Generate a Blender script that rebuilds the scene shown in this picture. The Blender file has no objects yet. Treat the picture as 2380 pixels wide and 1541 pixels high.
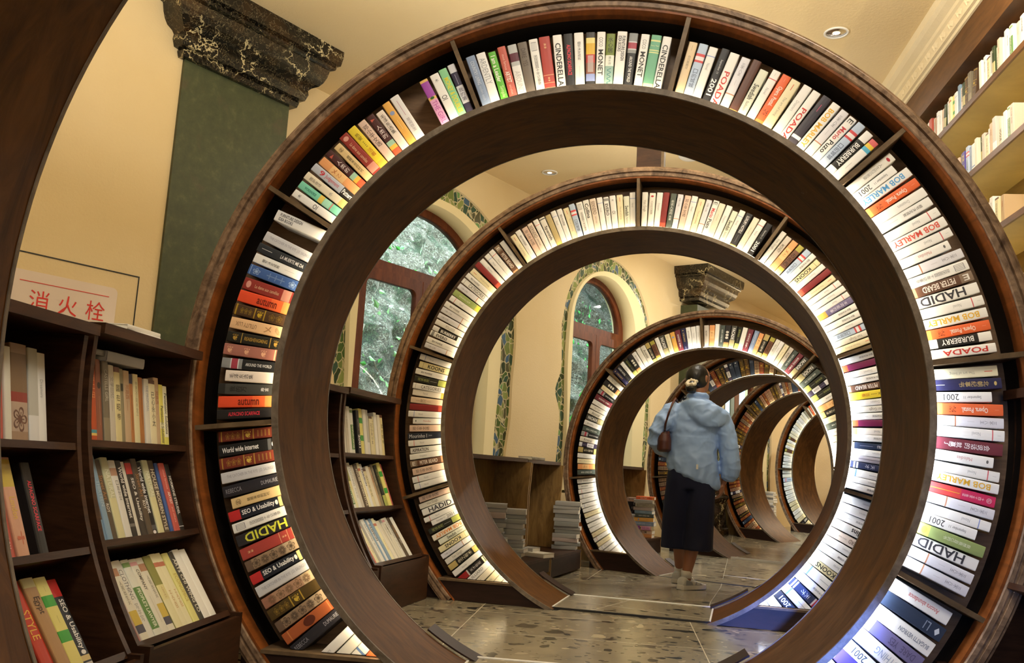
import bpy, bmesh, math, random
from mathutils import Vector, Matrix, noise
import numpy as np
random.seed(7)
R_ = math.radians
scene = bpy.context.scene
COL = scene.collection

# ---------------------------------------------------------------- camera
F_PX, PITCH, ROLL, CAMZ = 2101.24, 0.150437, 0.0564912, 0.74
cp_, sp_ = math.cos(PITCH), math.sin(PITCH)
cr_, sr_ = math.cos(ROLL), math.sin(ROLL)
FW = Vector((0, cp_, sp_)); U0 = Vector((0, -sp_, cp_)); R0 = Vector((1, 0, 0))
RT = R0 * cr_ + U0 * sr_
UP = U0 * cr_ - R0 * sr_
CAM = Vector((0, 0, CAMZ))
cam_d = bpy.data.cameras.new('camera'); cam = bpy.data.objects.new('camera', cam_d); COL.objects.link(cam)
cam.matrix_world = Matrix(((RT.x, UP.x, -FW.x, 0), (RT.y, UP.y, -FW.y, 0), (RT.z, UP.z, -FW.z, CAMZ), (0, 0, 0, 1)))
cam_d.sensor_width = 36; cam_d.lens = F_PX / 2380 * 36
cam_d.clip_start = 0.05; cam_d.clip_end = 100
scene.camera = cam

def pj(p):                                   # world point -> pixel of the 2380x1541 frame
    q = Vector(p) - CAM; d = q.dot(FW)
    return 1190 + F_PX * q.dot(RT) / d, 770.5 - F_PX * q.dot(UP) / d

# ---------------------------------------------------------------- view, world, lights
vs = scene.view_settings
vs.view_transform = 'Standard'; vs.look = 'None'; vs.gamma = 1; vs.use_curve_mapping = False
vs.exposure = 0.12
scene.cycles.use_denoising = True
scene.cycles.max_bounces = 8; scene.cycles.transparent_max_bounces = 12
scene.cycles.sample_clamp_indirect = 4
scene.cycles.caustics_reflective = False; scene.cycles.caustics_refractive = False
world = bpy.data.worlds.new('world'); scene.world = world; world.use_nodes = True
bg = world.node_tree.nodes['Background']; bg.inputs[0].default_value = (0.62, 0.85, 1.0, 1); bg.inputs[1].default_value = 1.7

def area(name, loc, target, size, power, color, sy=None):
    l = bpy.data.lights.new(name, 'AREA'); l.energy = power; l.color = color
    l.shape = 'RECTANGLE'; l.size = size; l.size_y = sy or size
    o = bpy.data.objects.new(name, l); COL.objects.link(o); o.location = loc
    o.rotation_euler = (Vector(target) - Vector(loc)).to_track_quat('-Z', 'Y').to_euler()
    return o
WARM = (1.0, 0.94, 0.82)
ZC = 3.52
# ceiling light panels over the hall (out of the frame) and along the tunnel
area('ceiling_lamp', (0.3, 0.5, 3.42), (0.5, 2.2, 0), 0.9, 82, WARM)
area('ceiling_lamp', (-1.9, 2.4, 3.42), (-2.4, 3.4, 0), 0.6, 2, WARM)
area('ceiling_lamp', (1.6, 3.4, 3.42), (1.9, 4.6, 0), 0.6, 42, (1, .88, .68))
area('ceiling_lamp', (1.7, 6.5, 3.42), (1.5, 6.5, 0), 0.2, 26, WARM)
area('ceiling_lamp', (2.6, 9.6, 3.42), (2.6, 9.6, 0), 0.15, 70, WARM)
area('ceiling_lamp', (4.6, 12.2, 3.42), (4.6, 12.2, 0), 0.15, 80, WARM)
area('ceiling_lamp', (7.2, 15.4, 3.42), (7.4, 16.2, 0), 0.9, 150, (1, .86, .68))
# uplights added out of sight to brighten the ceiling
area('added_uplight', (0.1, 1.7, 2.55), (0.0, 1.9, 3.6), 0.9, 16, WARM)
area('added_uplight', (-0.3, 3.05, 2.44), (-0.3, 3.25, 3.6), 0.5, 84, WARM)
area('added_uplight', (-2.6, 3.2, 2.75), (-2.6, 3.4, 3.6), 0.5, 5, WARM)
area('added_uplight', (1.0, 6.3, 2.45), (1.0, 6.6, 3.6), 0.8, 20, WARM)
area('added_uplight', (2.9, 10.2, 2.2), (2.9, 10.4, 3.6), 0.8, 30, WARM)
area('added_uplight', (1.0, 3.1, 2.45), (1.0, 3.3, 3.6), 0.4, 28, WARM)
area('fill_lamp', (1.24, 13.6, 5.2), (0.6, 13.5, 1.8), 3.0, 520, (0.80, 0.95, 1.0), 5.0)
# daylight over the bank outside the windows
area('fill_lamp', (-0.9, 10.6, 5.2), (-1.6, 10.4, 1.8), 3.0, 520, (0.80, 0.95, 1.0), 5.0)
def spot(name, loc, target, power, color, ang, blend=.6):
    l = bpy.data.lights.new(name, 'SPOT'); l.energy = power; l.color = color; l.spot_size = math.radians(ang); l.spot_blend = blend; l.shadow_soft_size = .05
    o = bpy.data.objects.new(name, l); COL.objects.link(o); o.location = loc
    o.rotation_euler = (Vector(target) - Vector(loc)).to_track_quat('-Z', 'Y').to_euler(); return o
# blue spots added by the camera to tint plinth and books at lower right
spot('blue_tint_spot', (0.16, -0.35, 0.88), (1.36, 4.57, 0.06), 2600, (0.12, 0.26, 1.0), 7.5)
spot('blue_tint_spot', (-0.1, -0.3, 0.9), (1.45, 2.8, 0.45), 70, (0.12, 0.35, 1.0), 26)
area('fill_lamp', (0.2, -1.6, 1.5), (0.4, 3.0, 1.0), 1.2, 26, (1.0, 0.88, 0.72))  # warm fill added behind the camera, not daylight

# ---------------------------------------------------------------- helpers
def lin(h):
    h = h.lstrip('#'); c = [int(h[i:i + 2], 16) / 255 for i in (0, 2, 4)]
    return tuple(((x + 0.055) / 1.055) ** 2.4 if x > 0.04045 else x / 12.92 for x in c) + (1,)

def link_obj(name, me, parent=None):
    o = bpy.data.objects.new(name, me); COL.objects.link(o)
    if parent: o.parent = parent
    return o

def mobj(name, verts, faces, mat, parent=None, smooth=False, midx=None):
    me = bpy.data.meshes.new(name); me.from_pydata([tuple(v) for v in verts], [], faces)
    mats = mat if isinstance(mat, (list, tuple)) else [mat]
    for m in mats: me.materials.append(m)
    if midx: me.polygons.foreach_set('material_index', midx)
    if smooth: me.polygons.foreach_set('use_smooth', [True] * len(me.polygons))
    me.update()
    return link_obj(name, me, parent)

class MB:
    def __init__(s): s.v = []; s.f = []; s.m = []
    def add(s, vs_, fs, mi=0, M=None):
        o = len(s.v)
        s.v += [tuple(M @ Vector(v)) if M else tuple(v) for v in vs_]
        s.f += [tuple(i + o for i in f) for f in fs]; s.m += [mi] * len(fs)
    def box(s, a, b, mi=0, M=None):
        x0, y0, z0 = a; x1, y1, z1 = b
        s.add([(x0, y0, z0), (x1, y0, z0), (x1, y1, z0), (x0, y1, z0), (x0, y0, z1), (x1, y0, z1), (x1, y1, z1), (x0, y1, z1)],
              [(0, 3, 2, 1), (4, 5, 6, 7), (0, 1, 5, 4), (1, 2, 6, 5), (2, 3, 7, 6), (3, 0, 4, 7)], mi, M)
    def sweep(s, prof, a0, a1, n, mi=0, M=None):      # prof: closed list of (r,y), swept over angles (deg) about Y
        k = len(prof); vs_ = []
        for i in range(n + 1):
            a = R_(a0 + (a1 - a0) * i / n)
            for r, y in prof: vs_.append((r * math.cos(a), y, r * math.sin(a)))
        fs = [(i * k + j, i * k + (j + 1) % k, (i + 1) * k + (j + 1) % k, (i + 1) * k + j) for i in range(n) for j in range(k)]
        fs += [tuple(range(k))[::-1], tuple(n * k + j for j in range(k))]
        s.add(vs_, fs, mi, M)
    def tube(s, pts, rad, n=8, mi=0, M=None):
        k = len(pts); P = [Vector(p) for p in pts]; vs_ = []
        up = Vector((0.13, 0.21, 0.97)).normalized()
        for i, p in enumerate(P):
            t = (P[min(i + 1, k - 1)] - P[max(i - 1, 0)]).normalized()
            a = t.cross(up)
            if a.length < 1e-3: a = t.cross(Vector((1, 0, 0)))
            a.normalize(); b = t.cross(a)
            r = rad[i] if isinstance(rad, (list, tuple)) else rad
            for j in range(n):
                q = 2 * math.pi * j / n; vs_.append(p + a * r * math.cos(q) + b * r * math.sin(q))
        fs = [(i * n + j, i * n + (j + 1) % n, (i + 1) * n + (j + 1) % n, (i + 1) * n + j) for i in range(k - 1) for j in range(n)]
        fs += [tuple(range(n))[::-1], tuple((k - 1) * n + j for j in range(n))]
        s.add(vs_, fs, mi, M)
    def loft(s, secs, n=20, mi=0, M=None):            # secs: (cx,cy,cz,rx,ry[,power]) ellipses stacked
        vs_ = []
        for q in secs:
            cx, cy, cz, rx, ry = q[:5]; pw = q[5] if len(q) > 5 else 1.0
            for j in range(n):
                a = 2 * math.pi * j / n; c, s2 = math.cos(a), math.sin(a)
                vs_.append((cx + rx * math.copysign(abs(c) ** pw, c), cy + ry * math.copysign(abs(s2) ** pw, s2), cz))
        k = len(secs)
        fs = [(i * n + j, i * n + (j + 1) % n, (i + 1) * n + (j + 1) % n, (i + 1) * n + j) for i in range(k - 1) for j in range(n)]
        fs += [tuple(range(n))[::-1], tuple((k - 1) * n + j for j in range(n))]
        s.add(vs_, fs, mi, M)
    def build(s, name, mat, parent=None, smooth=False):
        return mobj(name, s.v, s.f, mat, parent, smooth, s.m if isinstance(mat, (list, tuple)) else None)

def empty(name, label, cat, M=None, group=None):
    o = bpy.data.objects.new(name, None); COL.objects.link(o); o.empty_display_size = 0.05
    if M is not None: o.matrix_world = M
    o['label'] = label; o['category'] = cat
    if group: o['group'] = group
    return o
def tag(o, label, cat, group=None):
    o['label'] = label; o['category'] = cat
    if group: o['group'] = group
    return o
def struct(o, label=None):
    o['kind'] = 'structure'
    if label: o['label'] = label
    return o

# ---------------------------------------------------------------- materials
def newmat(name):
    m = bpy.data.materials.new(name); m.use_nodes = True
    nt = m.node_tree; b = nt.nodes['Principled BSDF']
    return m, nt, b
def N(nt, t, **kw):
    n = nt.nodes.new(t)
    for k, v in kw.items():
        if k in n.inputs.keys(): n.inputs[k].default_value = v
        else: setattr(n, k, v)
    return n
def coords(nt, scale=(1, 1, 1), rot=(0, 0, 0), loc=(0, 0, 0), kind='Object'):
    tc = N(nt, 'ShaderNodeTexCoord'); mp = N(nt, 'ShaderNodeMapping')
    mp.inputs['Scale'].default_value = scale; mp.inputs['Rotation'].default_value = rot; mp.inputs['Location'].default_value = loc
    nt.links.new(tc.outputs[kind], mp.inputs['Vector']); return mp.outputs['Vector']
def ramp(nt, fac, stops, interp='LINEAR'):
    r = N(nt, 'ShaderNodeValToRGB'); cr = r.color_ramp; cr.interpolation = interp
    while len(cr.elements) > len(stops): cr.elements.remove(cr.elements[-1])
    while len(cr.elements) < len(stops): cr.elements.new(0.5)
    for e, (p, c) in zip(cr.elements, stops): e.position = p; e.color = lin(c) if isinstance(c, str) else c
    nt.links.new(fac, r.inputs[0]); return r.outputs[0]
def bump(nt, b, h, strength=0.2, dist=0.01):
    n = N(nt, 'ShaderNodeBump'); n.inputs['Strength'].default_value = strength; n.inputs['Distance'].default_value = dist
    nt.links.new(h, n.inputs['Height']); nt.links.new(n.outputs[0], b.inputs['Normal'])
def wood(name, dark, light, scale=(3, 3, 30), rough=0.5, dist=0.6, bmp=0.1, spec=0.22, sc=1.6):
    m, nt, b = newmat(name)
    v = coords(nt, scale)
    n1 = N(nt, 'ShaderNodeTexNoise', Scale=sc, Detail=7.0, Roughness=0.65, Distortion=dist); nt.links.new(v, n1.inputs['Vector'])
    c = ramp(nt, n1.outputs['Fac'], [(0.3, dark), (0.7, light)])
    n2 = N(nt, 'ShaderNodeTexNoise', Scale=1.3, Detail=3.0); nt.links.new(coords(nt), n2.inputs['Vector'])
    mx = N(nt, 'ShaderNodeMix', data_type='RGBA', blend_type='MULTIPLY'); mx.inputs[0].default_value = 0.6
    nt.links.new(c, mx.inputs[6]); nt.links.new(ramp(nt, n2.outputs['Fac'], [(0.3, (.62, .6, .58, 1)), (0.65, (1.15, 1.12, 1.05, 1))]), mx.inputs[7])
    nt.links.new(mx.outputs[2], b.inputs['Base Color'])
    b.inputs['Roughness'].default_value = rough; b.inputs['Specular IOR Level'].default_value = spec
    bump(nt, b, n1.outputs['Fac'], bmp, 0.004); return m
def plain(name, col, rough=0.5, metal=0.0, spec=0.5):
    m, nt, b = newmat(name); b.inputs['Base Color'].default_value = lin(col) if isinstance(col, str) else col
    b.inputs['Roughness'].default_value = rough; b.inputs['Metallic'].default_value = metal; b.inputs['Specular IOR Level'].default_value = spec
    n = N(nt, 'ShaderNodeTexNoise', Scale=60.0, Detail=3.0); nt.links.new(coords(nt), n.inputs['Vector']); bump(nt, b, n.outputs['Fac'], 0.05, 0.001)
    return m
def emis(name, col, st):
    m, nt, b = newmat(name); b.inputs['Base Color'].default_value = (0, 0, 0, 1)
    b.inputs['Emission Color'].default_value = col; b.inputs['Emission Strength'].default_value = st; return m

M = {}
def scuffs(m):
    nt = m.node_tree; b = nt.nodes['Principled BSDF']; src = b.inputs['Base Color'].links[0].from_socket
    n = N(nt, 'ShaderNodeTexNoise', Scale=7.0, Detail=6.0, Roughness=.75); nt.links.new(coords(nt, (1, 1, 1), (0, 0, 0), (3, 1, 2)), n.inputs['Vector'])
    mx = N(nt, 'ShaderNodeMix', data_type='RGBA'); nt.links.new(ramp(nt, n.outputs['Fac'], [(.70, (0, 0, 0, 1)), (.74, (.55, .55, .55, 1))]), mx.inputs[0])
    nt.links.new(src, mx.inputs[6]); mx.inputs[7].default_value = lin('#8c8070'); nt.links.new(mx.outputs[2], b.inputs['Base Color']); return m
M['barrel'] = scuffs(wood('barrel_wood', '#3a2108', '#63401a', (2.2, 7, 2.2), 0.45, 1.2, 0.12, 0.08, 2.6))
M['rim'] = wood('rim_wood', '#4a4136', '#83776a', (9, 9, 9), 0.5, 0.5, 0.2)
M['band'] = wood('band_wood', '#3d2a1c', '#9a8068', (5, 5, 5), 0.5, 1.5, 0.25, 0.3, 2.6)
M['bandin'] = wood('band_inner_wood', '#5a3013', '#8a4f22', (14, 3, 14), 0.5, 0.4, 0.15)
M['dark'] = wood('near_black_wood', '#0b0806', '#17100b', (3, 10, 3), 0.55)  # near-black; inside the ring bands this colour stands in for shade
M['panel'] = wood('dark_panel_wood', '#5a4634', '#846a52', (2, 2, 16), 0.5, 0.8, 0.15)
M['divider'] = wood('divider_wood', '#4b3d2c', '#74614a', (6, 3, 6), 0.5)
M['plinth'] = wood('plinth_wood', '#1d100a', '#33201a', (2, 2, 14), 0.5)
M['shelf'] = wood('shelf_wood', '#26150c', '#452b1a', (4, 4, 24), 0.45, 0.7, 0.15)
M['oak'] = wood('veneer_wood', '#735833', '#a5854f', (5, 5, 1.2), 0.5, 2.2, 0.1, 0.4, 3.0)
M['shelfback'] = wood('shelf_back_wood', '#8b7440', '#a58c52', (1.5, 1.5, 14), 0.5)
M['shelfedge'] = wood('shelf_edge_wood', '#4c3018', '#6d4827', (3, 3, 20), 0.45)
M['frame'] = wood('window_frame_wood', '#45200f', '#6f3a1e', (8, 8, 2.5), 0.4)
M['grey_frame'] = plain('grey_green_frame', '#6f8078', 0.5)
M['steel'] = plain('steel_trim', '#e6e2d8', 0.35, 0.0)
M['white'] = plain('white_plastic', '#e8e6e0', 0.35)
M['chrome'] = plain('chrome', '#c9c9cc', 0.12, 1.0)
M['black'] = plain('black_paint', '#0c0b0a', 0.5)
M['cream'] = plain('cream_render', '#dfd0a0', 0.7)
M['led_w'] = emis('led_warm', (1.0, 0.80, 0.50, 1), 17)
M['led_n'] = emis('led_white', (1.0, 0.90, 0.72, 1), 34)
M['led_c'] = emis('led_cool', (0.80, 0.88, 1.0, 1), 52)
M['led_far'] = emis('led_far', (1.0, 0.82, 0.52, 1), 16)

def plaster(name, c1, c2):
    m, nt, b = newmat(name); v = coords(nt)
    n = N(nt, 'ShaderNodeTexNoise', Scale=1.1, Detail=4.0); nt.links.new(v, n.inputs['Vector'])
    nt.links.new(ramp(nt, n.outputs['Fac'], [(0.35, c1), (0.65, c2)]), b.inputs['Base Color'])
    n2 = N(nt, 'ShaderNodeTexNoise', Scale=55.0, Detail=5.0, Roughness=0.6); nt.links.new(v, n2.inputs['Vector'])
    b.inputs['Roughness'].default_value = 0.8; b.inputs['Specular IOR Level'].default_value = 0.25
    bump(nt, b, n2.outputs['Fac'], 0.35, 0.006); return m
M['plaster'] = plaster('yellow_plaster', '#d2bb8c', '#d8c398')
M['ceil'] = plaster('ceiling_plaster', '#e4cd9e', '#e9d4a8')
M['mould'] = plaster('moulding_plaster', '#dcc9a0', '#e6d6b2')
M['mural'] = plaster('mural_plaster', '#cfc3a6', '#ddd2b8')

def mosaic():
    m, nt, b = newmat('green_mosaic'); v = coords(nt, (15, 15, 11))
    n0 = N(nt, 'ShaderNodeTexNoise', Scale=0.6, Detail=2.0); nt.links.new(v, n0.inputs['Vector'])
    va = N(nt, 'ShaderNodeVectorMath', operation='MULTIPLY_ADD'); nt.links.new(n0.outputs['Color'], va.inputs[0]); va.inputs[1].default_value = (1.2, 1.2, 1.2); nt.links.new(v, va.inputs[2])
    vo = N(nt, 'ShaderNodeTexVoronoi', Scale=1.0); vo.inputs['Randomness'].default_value = 0.9; nt.links.new(va.outputs[0], vo.inputs['Vector'])
    ve = N(nt, 'ShaderNodeTexVoronoi', Scale=1.0, feature='DISTANCE_TO_EDGE'); ve.inputs['Randomness'].default_value = 0.9; nt.links.new(va.outputs[0], ve.inputs['Vector'])
    sx = N(nt, 'ShaderNodeSeparateColor'); nt.links.new(vo.outputs['Color'], sx.inputs[0])
    c = ramp(nt, sx.outputs[0], [(0, '#23361c'), (.2, '#3f5a28'), (.4, '#66753a'), (.55, '#2c4a38'), (.68, '#7f8a4c'), (.8, '#3a5a72'), (.88, '#4a4a30'), (.95, '#5f8a52')], 'CONSTANT')
    g = ramp(nt, ve.outputs['Distance'], [(0.03, (1, 1, 1, 1)), (0.06, (0, 0, 0, 1))])
    mx = N(nt, 'ShaderNodeMix', data_type='RGBA'); nt.links.new(g, mx.inputs[0]); nt.links.new(c, mx.inputs[6]); mx.inputs[7].default_value = lin('#b9ae8a')
    nt.links.new(mx.outputs[2], b.inputs['Base Color']); b.inputs['Roughness'].default_value = 0.25
    bump(nt, b, ve.outputs['Distance'], 0.25, 0.01); return m
M['mosaic'] = mosaic()

def marble():
    m, nt, b = newmat('black_gold_marble'); v = coords(nt, (1, 1, 1))
    n0 = N(nt, 'ShaderNodeTexNoise', Scale=3.0, Detail=5.0, Roughness=0.7); nt.links.new(v, n0.inputs['Vector'])
    va = N(nt, 'ShaderNodeVectorMath', operation='MULTIPLY_ADD'); nt.links.new(n0.outputs['Color'], va.inputs[0]); va.inputs[1].default_value = (.5, .5, .5); nt.links.new(v, va.inputs[2])
    ve = N(nt, 'ShaderNodeTexVoronoi', Scale=4.2, feature='DISTANCE_TO_EDGE'); nt.links.new(va.outputs[0], ve.inputs['Vector'])
    ve2 = N(nt, 'ShaderNodeTexVoronoi', Scale=17.0, feature='DISTANCE_TO_EDGE'); nt.links.new(va.outputs[0], ve2.inputs['Vector'])
    g1 = ramp(nt, ve.outputs['Distance'], [(0.0, (1, 1, 1, 1)), (0.03, (0, 0, 0, 1))])
    g2 = ramp(nt, ve2.outputs['Distance'], [(0.0, (.22, .22, .22, 1)), (0.03, (0, 0, 0, 1))])
    nb = N(nt, 'ShaderNodeTexNoise', Scale=4.5, Detail=3.0); nt.links.new(v, nb.inputs['Vector'])
    base = ramp(nt, nb.outputs['Fac'], [(0.5, '#0e0b08'), (0.68, '#33210e')])
    mk = N(nt, 'ShaderNodeTexNoise', Scale=3.3, Detail=2.0); nt.links.new(coords(nt, (1, 1, 1), (0, 0, 0), (4, 2, 1)), mk.inputs['Vector'])
    msk = ramp(nt, mk.outputs['Fac'], [(0.47, (0, 0, 0, 1)), (0.58, (1, 1, 1, 1))])
    mm = N(nt, 'ShaderNodeMath', operation='MULTIPLY'); nt.links.new(g1, mm.inputs[0]); nt.links.new(msk, mm.inputs[1])
    mm2 = N(nt, 'ShaderNodeMath', operation='MAXIMUM'); nt.links.new(mm.outputs[0], mm2.inputs[0]); nt.links.new(g2, mm2.inputs[1])
    mx = N(nt, 'ShaderNodeMix', data_type='RGBA'); nt.links.new(mm2.outputs[0], mx.inputs[0]); nt.links.new(base, mx.inputs[6]); mx.inputs[7].default_value = lin('#c9b98c')
    nt.links.new(mx.outputs[2], b.inputs['Base Color']); b.inputs['Roughness'].default_value = 0.18; return m
M['marble'] = marble()
def greenstone():
    m, nt, b = newmat('green_stone'); v = coords(nt)
    n = N(nt, 'ShaderNodeTexNoise', Scale=14.0, Detail=7.0, Roughness=0.7); nt.links.new(v, n.inputs['Vector'])
    c = ramp(nt, n.outputs['Fac'], [(0.3, '#2c3320'), (0.55, '#3a4128'), (0.75, '#505436')])
    n2 = N(nt, 'ShaderNodeTexNoise', Scale=5.0, Detail=5.0); nt.links.new(v, n2.inputs['Vector'])
    mx = N(nt, 'ShaderNodeMix', data_type='RGBA'); nt.links.new(ramp(nt, n2.outputs['Fac'], [(0.58, (0, 0, 0, 1)), (0.72, (.6, .6, .6, 1))]), mx.inputs[0])
    nt.links.new(c, mx.inputs[6]); mx.inputs[7].default_value = lin('#4f4030')
    nt.links.new(mx.outputs[2], b.inputs['Base Color']); b.inputs['Roughness'].default_value = 0.4; return m
M['green'] = greenstone()

def terrazzo(name, rotz, uoff, voff):
    m, nt, b = newmat(name)
    v = coords(nt)
    n0 = N(nt, 'ShaderNodeTexNoise', Scale=5.0, Detail=3.0); nt.links.new(v, n0.inputs['Vector'])
    va = N(nt, 'ShaderNodeVectorMath', operation='MULTIPLY_ADD'); nt.links.new(n0.outputs['Color'], va.inputs[0]); va.inputs[1].default_value = (.22, .22, .22); nt.links.new(v, va.inputs[2])
    col = ramp(nt, n0.outputs['Fac'], [(0.3, '#7b725f'), (0.7, '#91866f')])
    def chips(col, scale, lo, c_dark, thr, stops):
        vo = N(nt, 'ShaderNodeTexVoronoi', Scale=scale); vo.inputs['Randomness'].default_value = 1.0; nt.links.new(va.outputs[0], vo.inputs['Vector'])
        sx = N(nt, 'ShaderNodeSeparateColor'); nt.links.new(vo.outputs['Color'], sx.inputs[0])
        # a chip where the distance to its seed is under a radius that differs per chip
        rr = N(nt, 'ShaderNodeMath', operation='MULTIPLY_ADD'); nt.links.new(sx.outputs[1], rr.inputs[0]); rr.inputs[1].default_value = 0.34; rr.inputs[2].default_value = lo
        lt = N(nt, 'ShaderNodeMath', operation='LESS_THAN'); nt.links.new(vo.outputs['Distance'], lt.inputs[0]); nt.links.new(rr.outputs[0], lt.inputs[1])
        sel = N(nt, 'ShaderNodeMath', operation='LESS_THAN'); nt.links.new(sx.outputs[2], sel.inputs[0]); sel.inputs[1].default_value = thr
        mm = N(nt, 'ShaderNodeMath', operation='MULTIPLY'); nt.links.new(lt.outputs[0], mm.inputs[0]); nt.links.new(sel.outputs[0], mm.inputs[1])
        mx = N(nt, 'ShaderNodeMix', data_type='RGBA'); nt.links.new(mm.outputs[0], mx.inputs[0]); nt.links.new(col, mx.inputs[6])
        nt.links.new(ramp(nt, sx.outputs[0], stops, 'CONSTANT'), mx.inputs[7]); return mx.outputs[2]
    st = [(0, '#2b2a25'), (.35, '#3a3933'), (.55, '#4e483d'), (.7, '#a0937a'), (.8, '#3f3a34'), (.9, '#b5a88a')]
    col = chips(col, 30, .12, 0, .5, st)
    col = chips(col, 13, .10, 0, .45, st)
    col = chips(col, 6.5, .02, 0, .40, st)
    br = N(nt, 'ShaderNodeTexBrick', offset=0.0, squash=1.0); br.inputs['Scale'].default_value = 1.0
    br.inputs['Mortar Size'].default_value = 0.0022; br.inputs['Brick Width'].default_value = 1.018; br.inputs['Row Height'].default_value = 0.53
    br.inputs['Mortar Smooth'].default_value = 0.1
    nt.links.new(coords(nt, (1, 1, 1), (0, 0, rotz), (uoff, voff, 0)), br.inputs['Vector'])
    mx = N(nt, 'ShaderNodeMix', data_type='RGBA'); nt.links.new(br.outputs['Fac'], mx.inputs[0]); nt.links.new(col, mx.inputs[6]); mx.inputs[7].default_value = lin('#d6ccb4')
    nt.links.new(mx.outputs[2], b.inputs['Base Color'])
    b.inputs['Roughness'].default_value = 0.2; b.inputs['Specular IOR Level'].default_value = 0.6
    n3 = N(nt, 'ShaderNodeTexNoise', Scale=30.0, Detail=3.0); nt.links.new(v, n3.inputs['Vector']); bump(nt, b, n3.outputs['Fac'], 0.06, 0.002)
    return m
M['floorA'] = terrazzo('terrazzo_front', R_(7.15), 0.650, -4.46 + 0.53 * 9)
M['floorB'] = terrazzo('terrazzo_back', R_(15), 0.2, 0.3)

def bookmat():
    m, nt, b = newmat('book_cover'); a = N(nt, 'ShaderNodeAttribute', attribute_name='Col')
    nt.links.new(a.outputs['Color'], b.inputs['Base Color']); b.inputs['Roughness'].default_value = 0.5; b.inputs['Specular IOR Level'].default_value = 0.35
    return m
M['book'] = bookmat()
def pages():
    m, nt, b = newmat('book_pages'); n = N(nt, 'ShaderNodeTexNoise', Scale=40.0, Detail=2.0)
    nt.links.new(coords(nt, (1, 1, 1)), n.inputs['Vector'])
    nt.links.new(ramp(nt, n.outputs['Fac'], [(.3, '#d8d2c2'), (.7, '#eae6da')]), b.inputs['Base Color']); b.inputs['Roughness'].default_value = 0.8; return m
M['pages'] = pages()
def glassmat():
    m, nt, b = newmat('window_glass'); nt.nodes.remove(b)
    t = N(nt, 'ShaderNodeBsdfTransparent'); t.inputs[0].default_value = (.95, .99, 1, 1)
    g = N(nt, 'ShaderNodeBsdfGlossy'); g.inputs['Roughness'].default_value = 0.02
    mx = N(nt, 'ShaderNodeMixShader'); mx.inputs[0].default_value = 0.03; nt.links.new(t.outputs[0], mx.inputs[1]); nt.links.new(g.outputs[0], mx.inputs[2])
    nt.links.new(mx.outputs[0], nt.nodes['Material Output'].inputs[0]); return m
M['glass'] = glassmat()
def hillmat():
    m, nt, b = newmat('hillside_litter'); v = coords(nt)
    n = N(nt, 'ShaderNodeTexNoise', Scale=26.0, Detail=9.0, Roughness=0.8, Distortion=1.5); nt.links.new(v, n.inputs['Vector'])
    c = ramp(nt, n.outputs['Fac'], [(.36, '#0f0e09'), (.46, '#39352a'), (.53, '#66604c'), (.59, '#8f9484'), (.68, '#e6ecea')])
    n2 = N(nt, 'ShaderNodeTexNoise', Scale=3.0, Detail=5.0, Roughness=.7); nt.links.new(v, n2.inputs['Vector'])
    mx = N(nt, 'ShaderNodeMix', data_type='RGBA', blend_type='MULTIPLY'); nt.links.new(ramp(nt, n2.outputs['Fac'], [(.48, (0, 0, 0, 1)), (.6, (.9, .9, .9, 1))]), mx.inputs[0])
    nt.links.new(c, mx.inputs[6]); mx.inputs[7].default_value = lin('#5f9a58')
    nt.links.new(mx.outputs[2], b.inputs['Base Color']); b.inputs['Roughness'].default_value = 0.9
    bump(nt, b, n.outputs['Fac'], 0.6, 0.03); return m
M['hill'] = hillmat()
M['leaf'] = plain('leaf_green', '#3a9a3a', 0.45)
M['leaf2'] = plain('leaf_pale', '#7fb070', 0.45)
M['twig'] = plain('twig_bark', '#8a8272', 0.8)

# ---------------------------------------------------------------- text geometry
_tx = {}
def glyphs(s, bold=False):
    key = (s, bold)
    if key in _tx: return _tx[key]
    cu = bpy.data.curves.new('t', 'FONT'); cu.body = s; cu.size = 1; cu.resolution_u = 2; cu.fill_mode = 'BOTH'
    if bold: cu.offset = 0.018
    o = bpy.data.objects.new('t', cu); COL.objects.link(o)
    dg = bpy.context.evaluated_depsgraph_get(); me = bpy.data.meshes.new_from_object(o.evaluated_get(dg))
    vs_ = [tuple(v.co) for v in me.vertices]; fs = [tuple(p.vertices) for p in me.polygons]
    bpy.data.objects.remove(o); bpy.data.curves.remove(cu); bpy.data.meshes.remove(me)
    if not vs_: r = ([], [], 0, 1, 0, 1)
    else:
        xs = [v[0] for v in vs_]; ys = [v[1] for v in vs_]
        r = ([(v[0], v[1]) for v in vs_], fs, min(xs), max(xs), min(ys), max(ys))
    _tx[key] = r; return r

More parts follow.
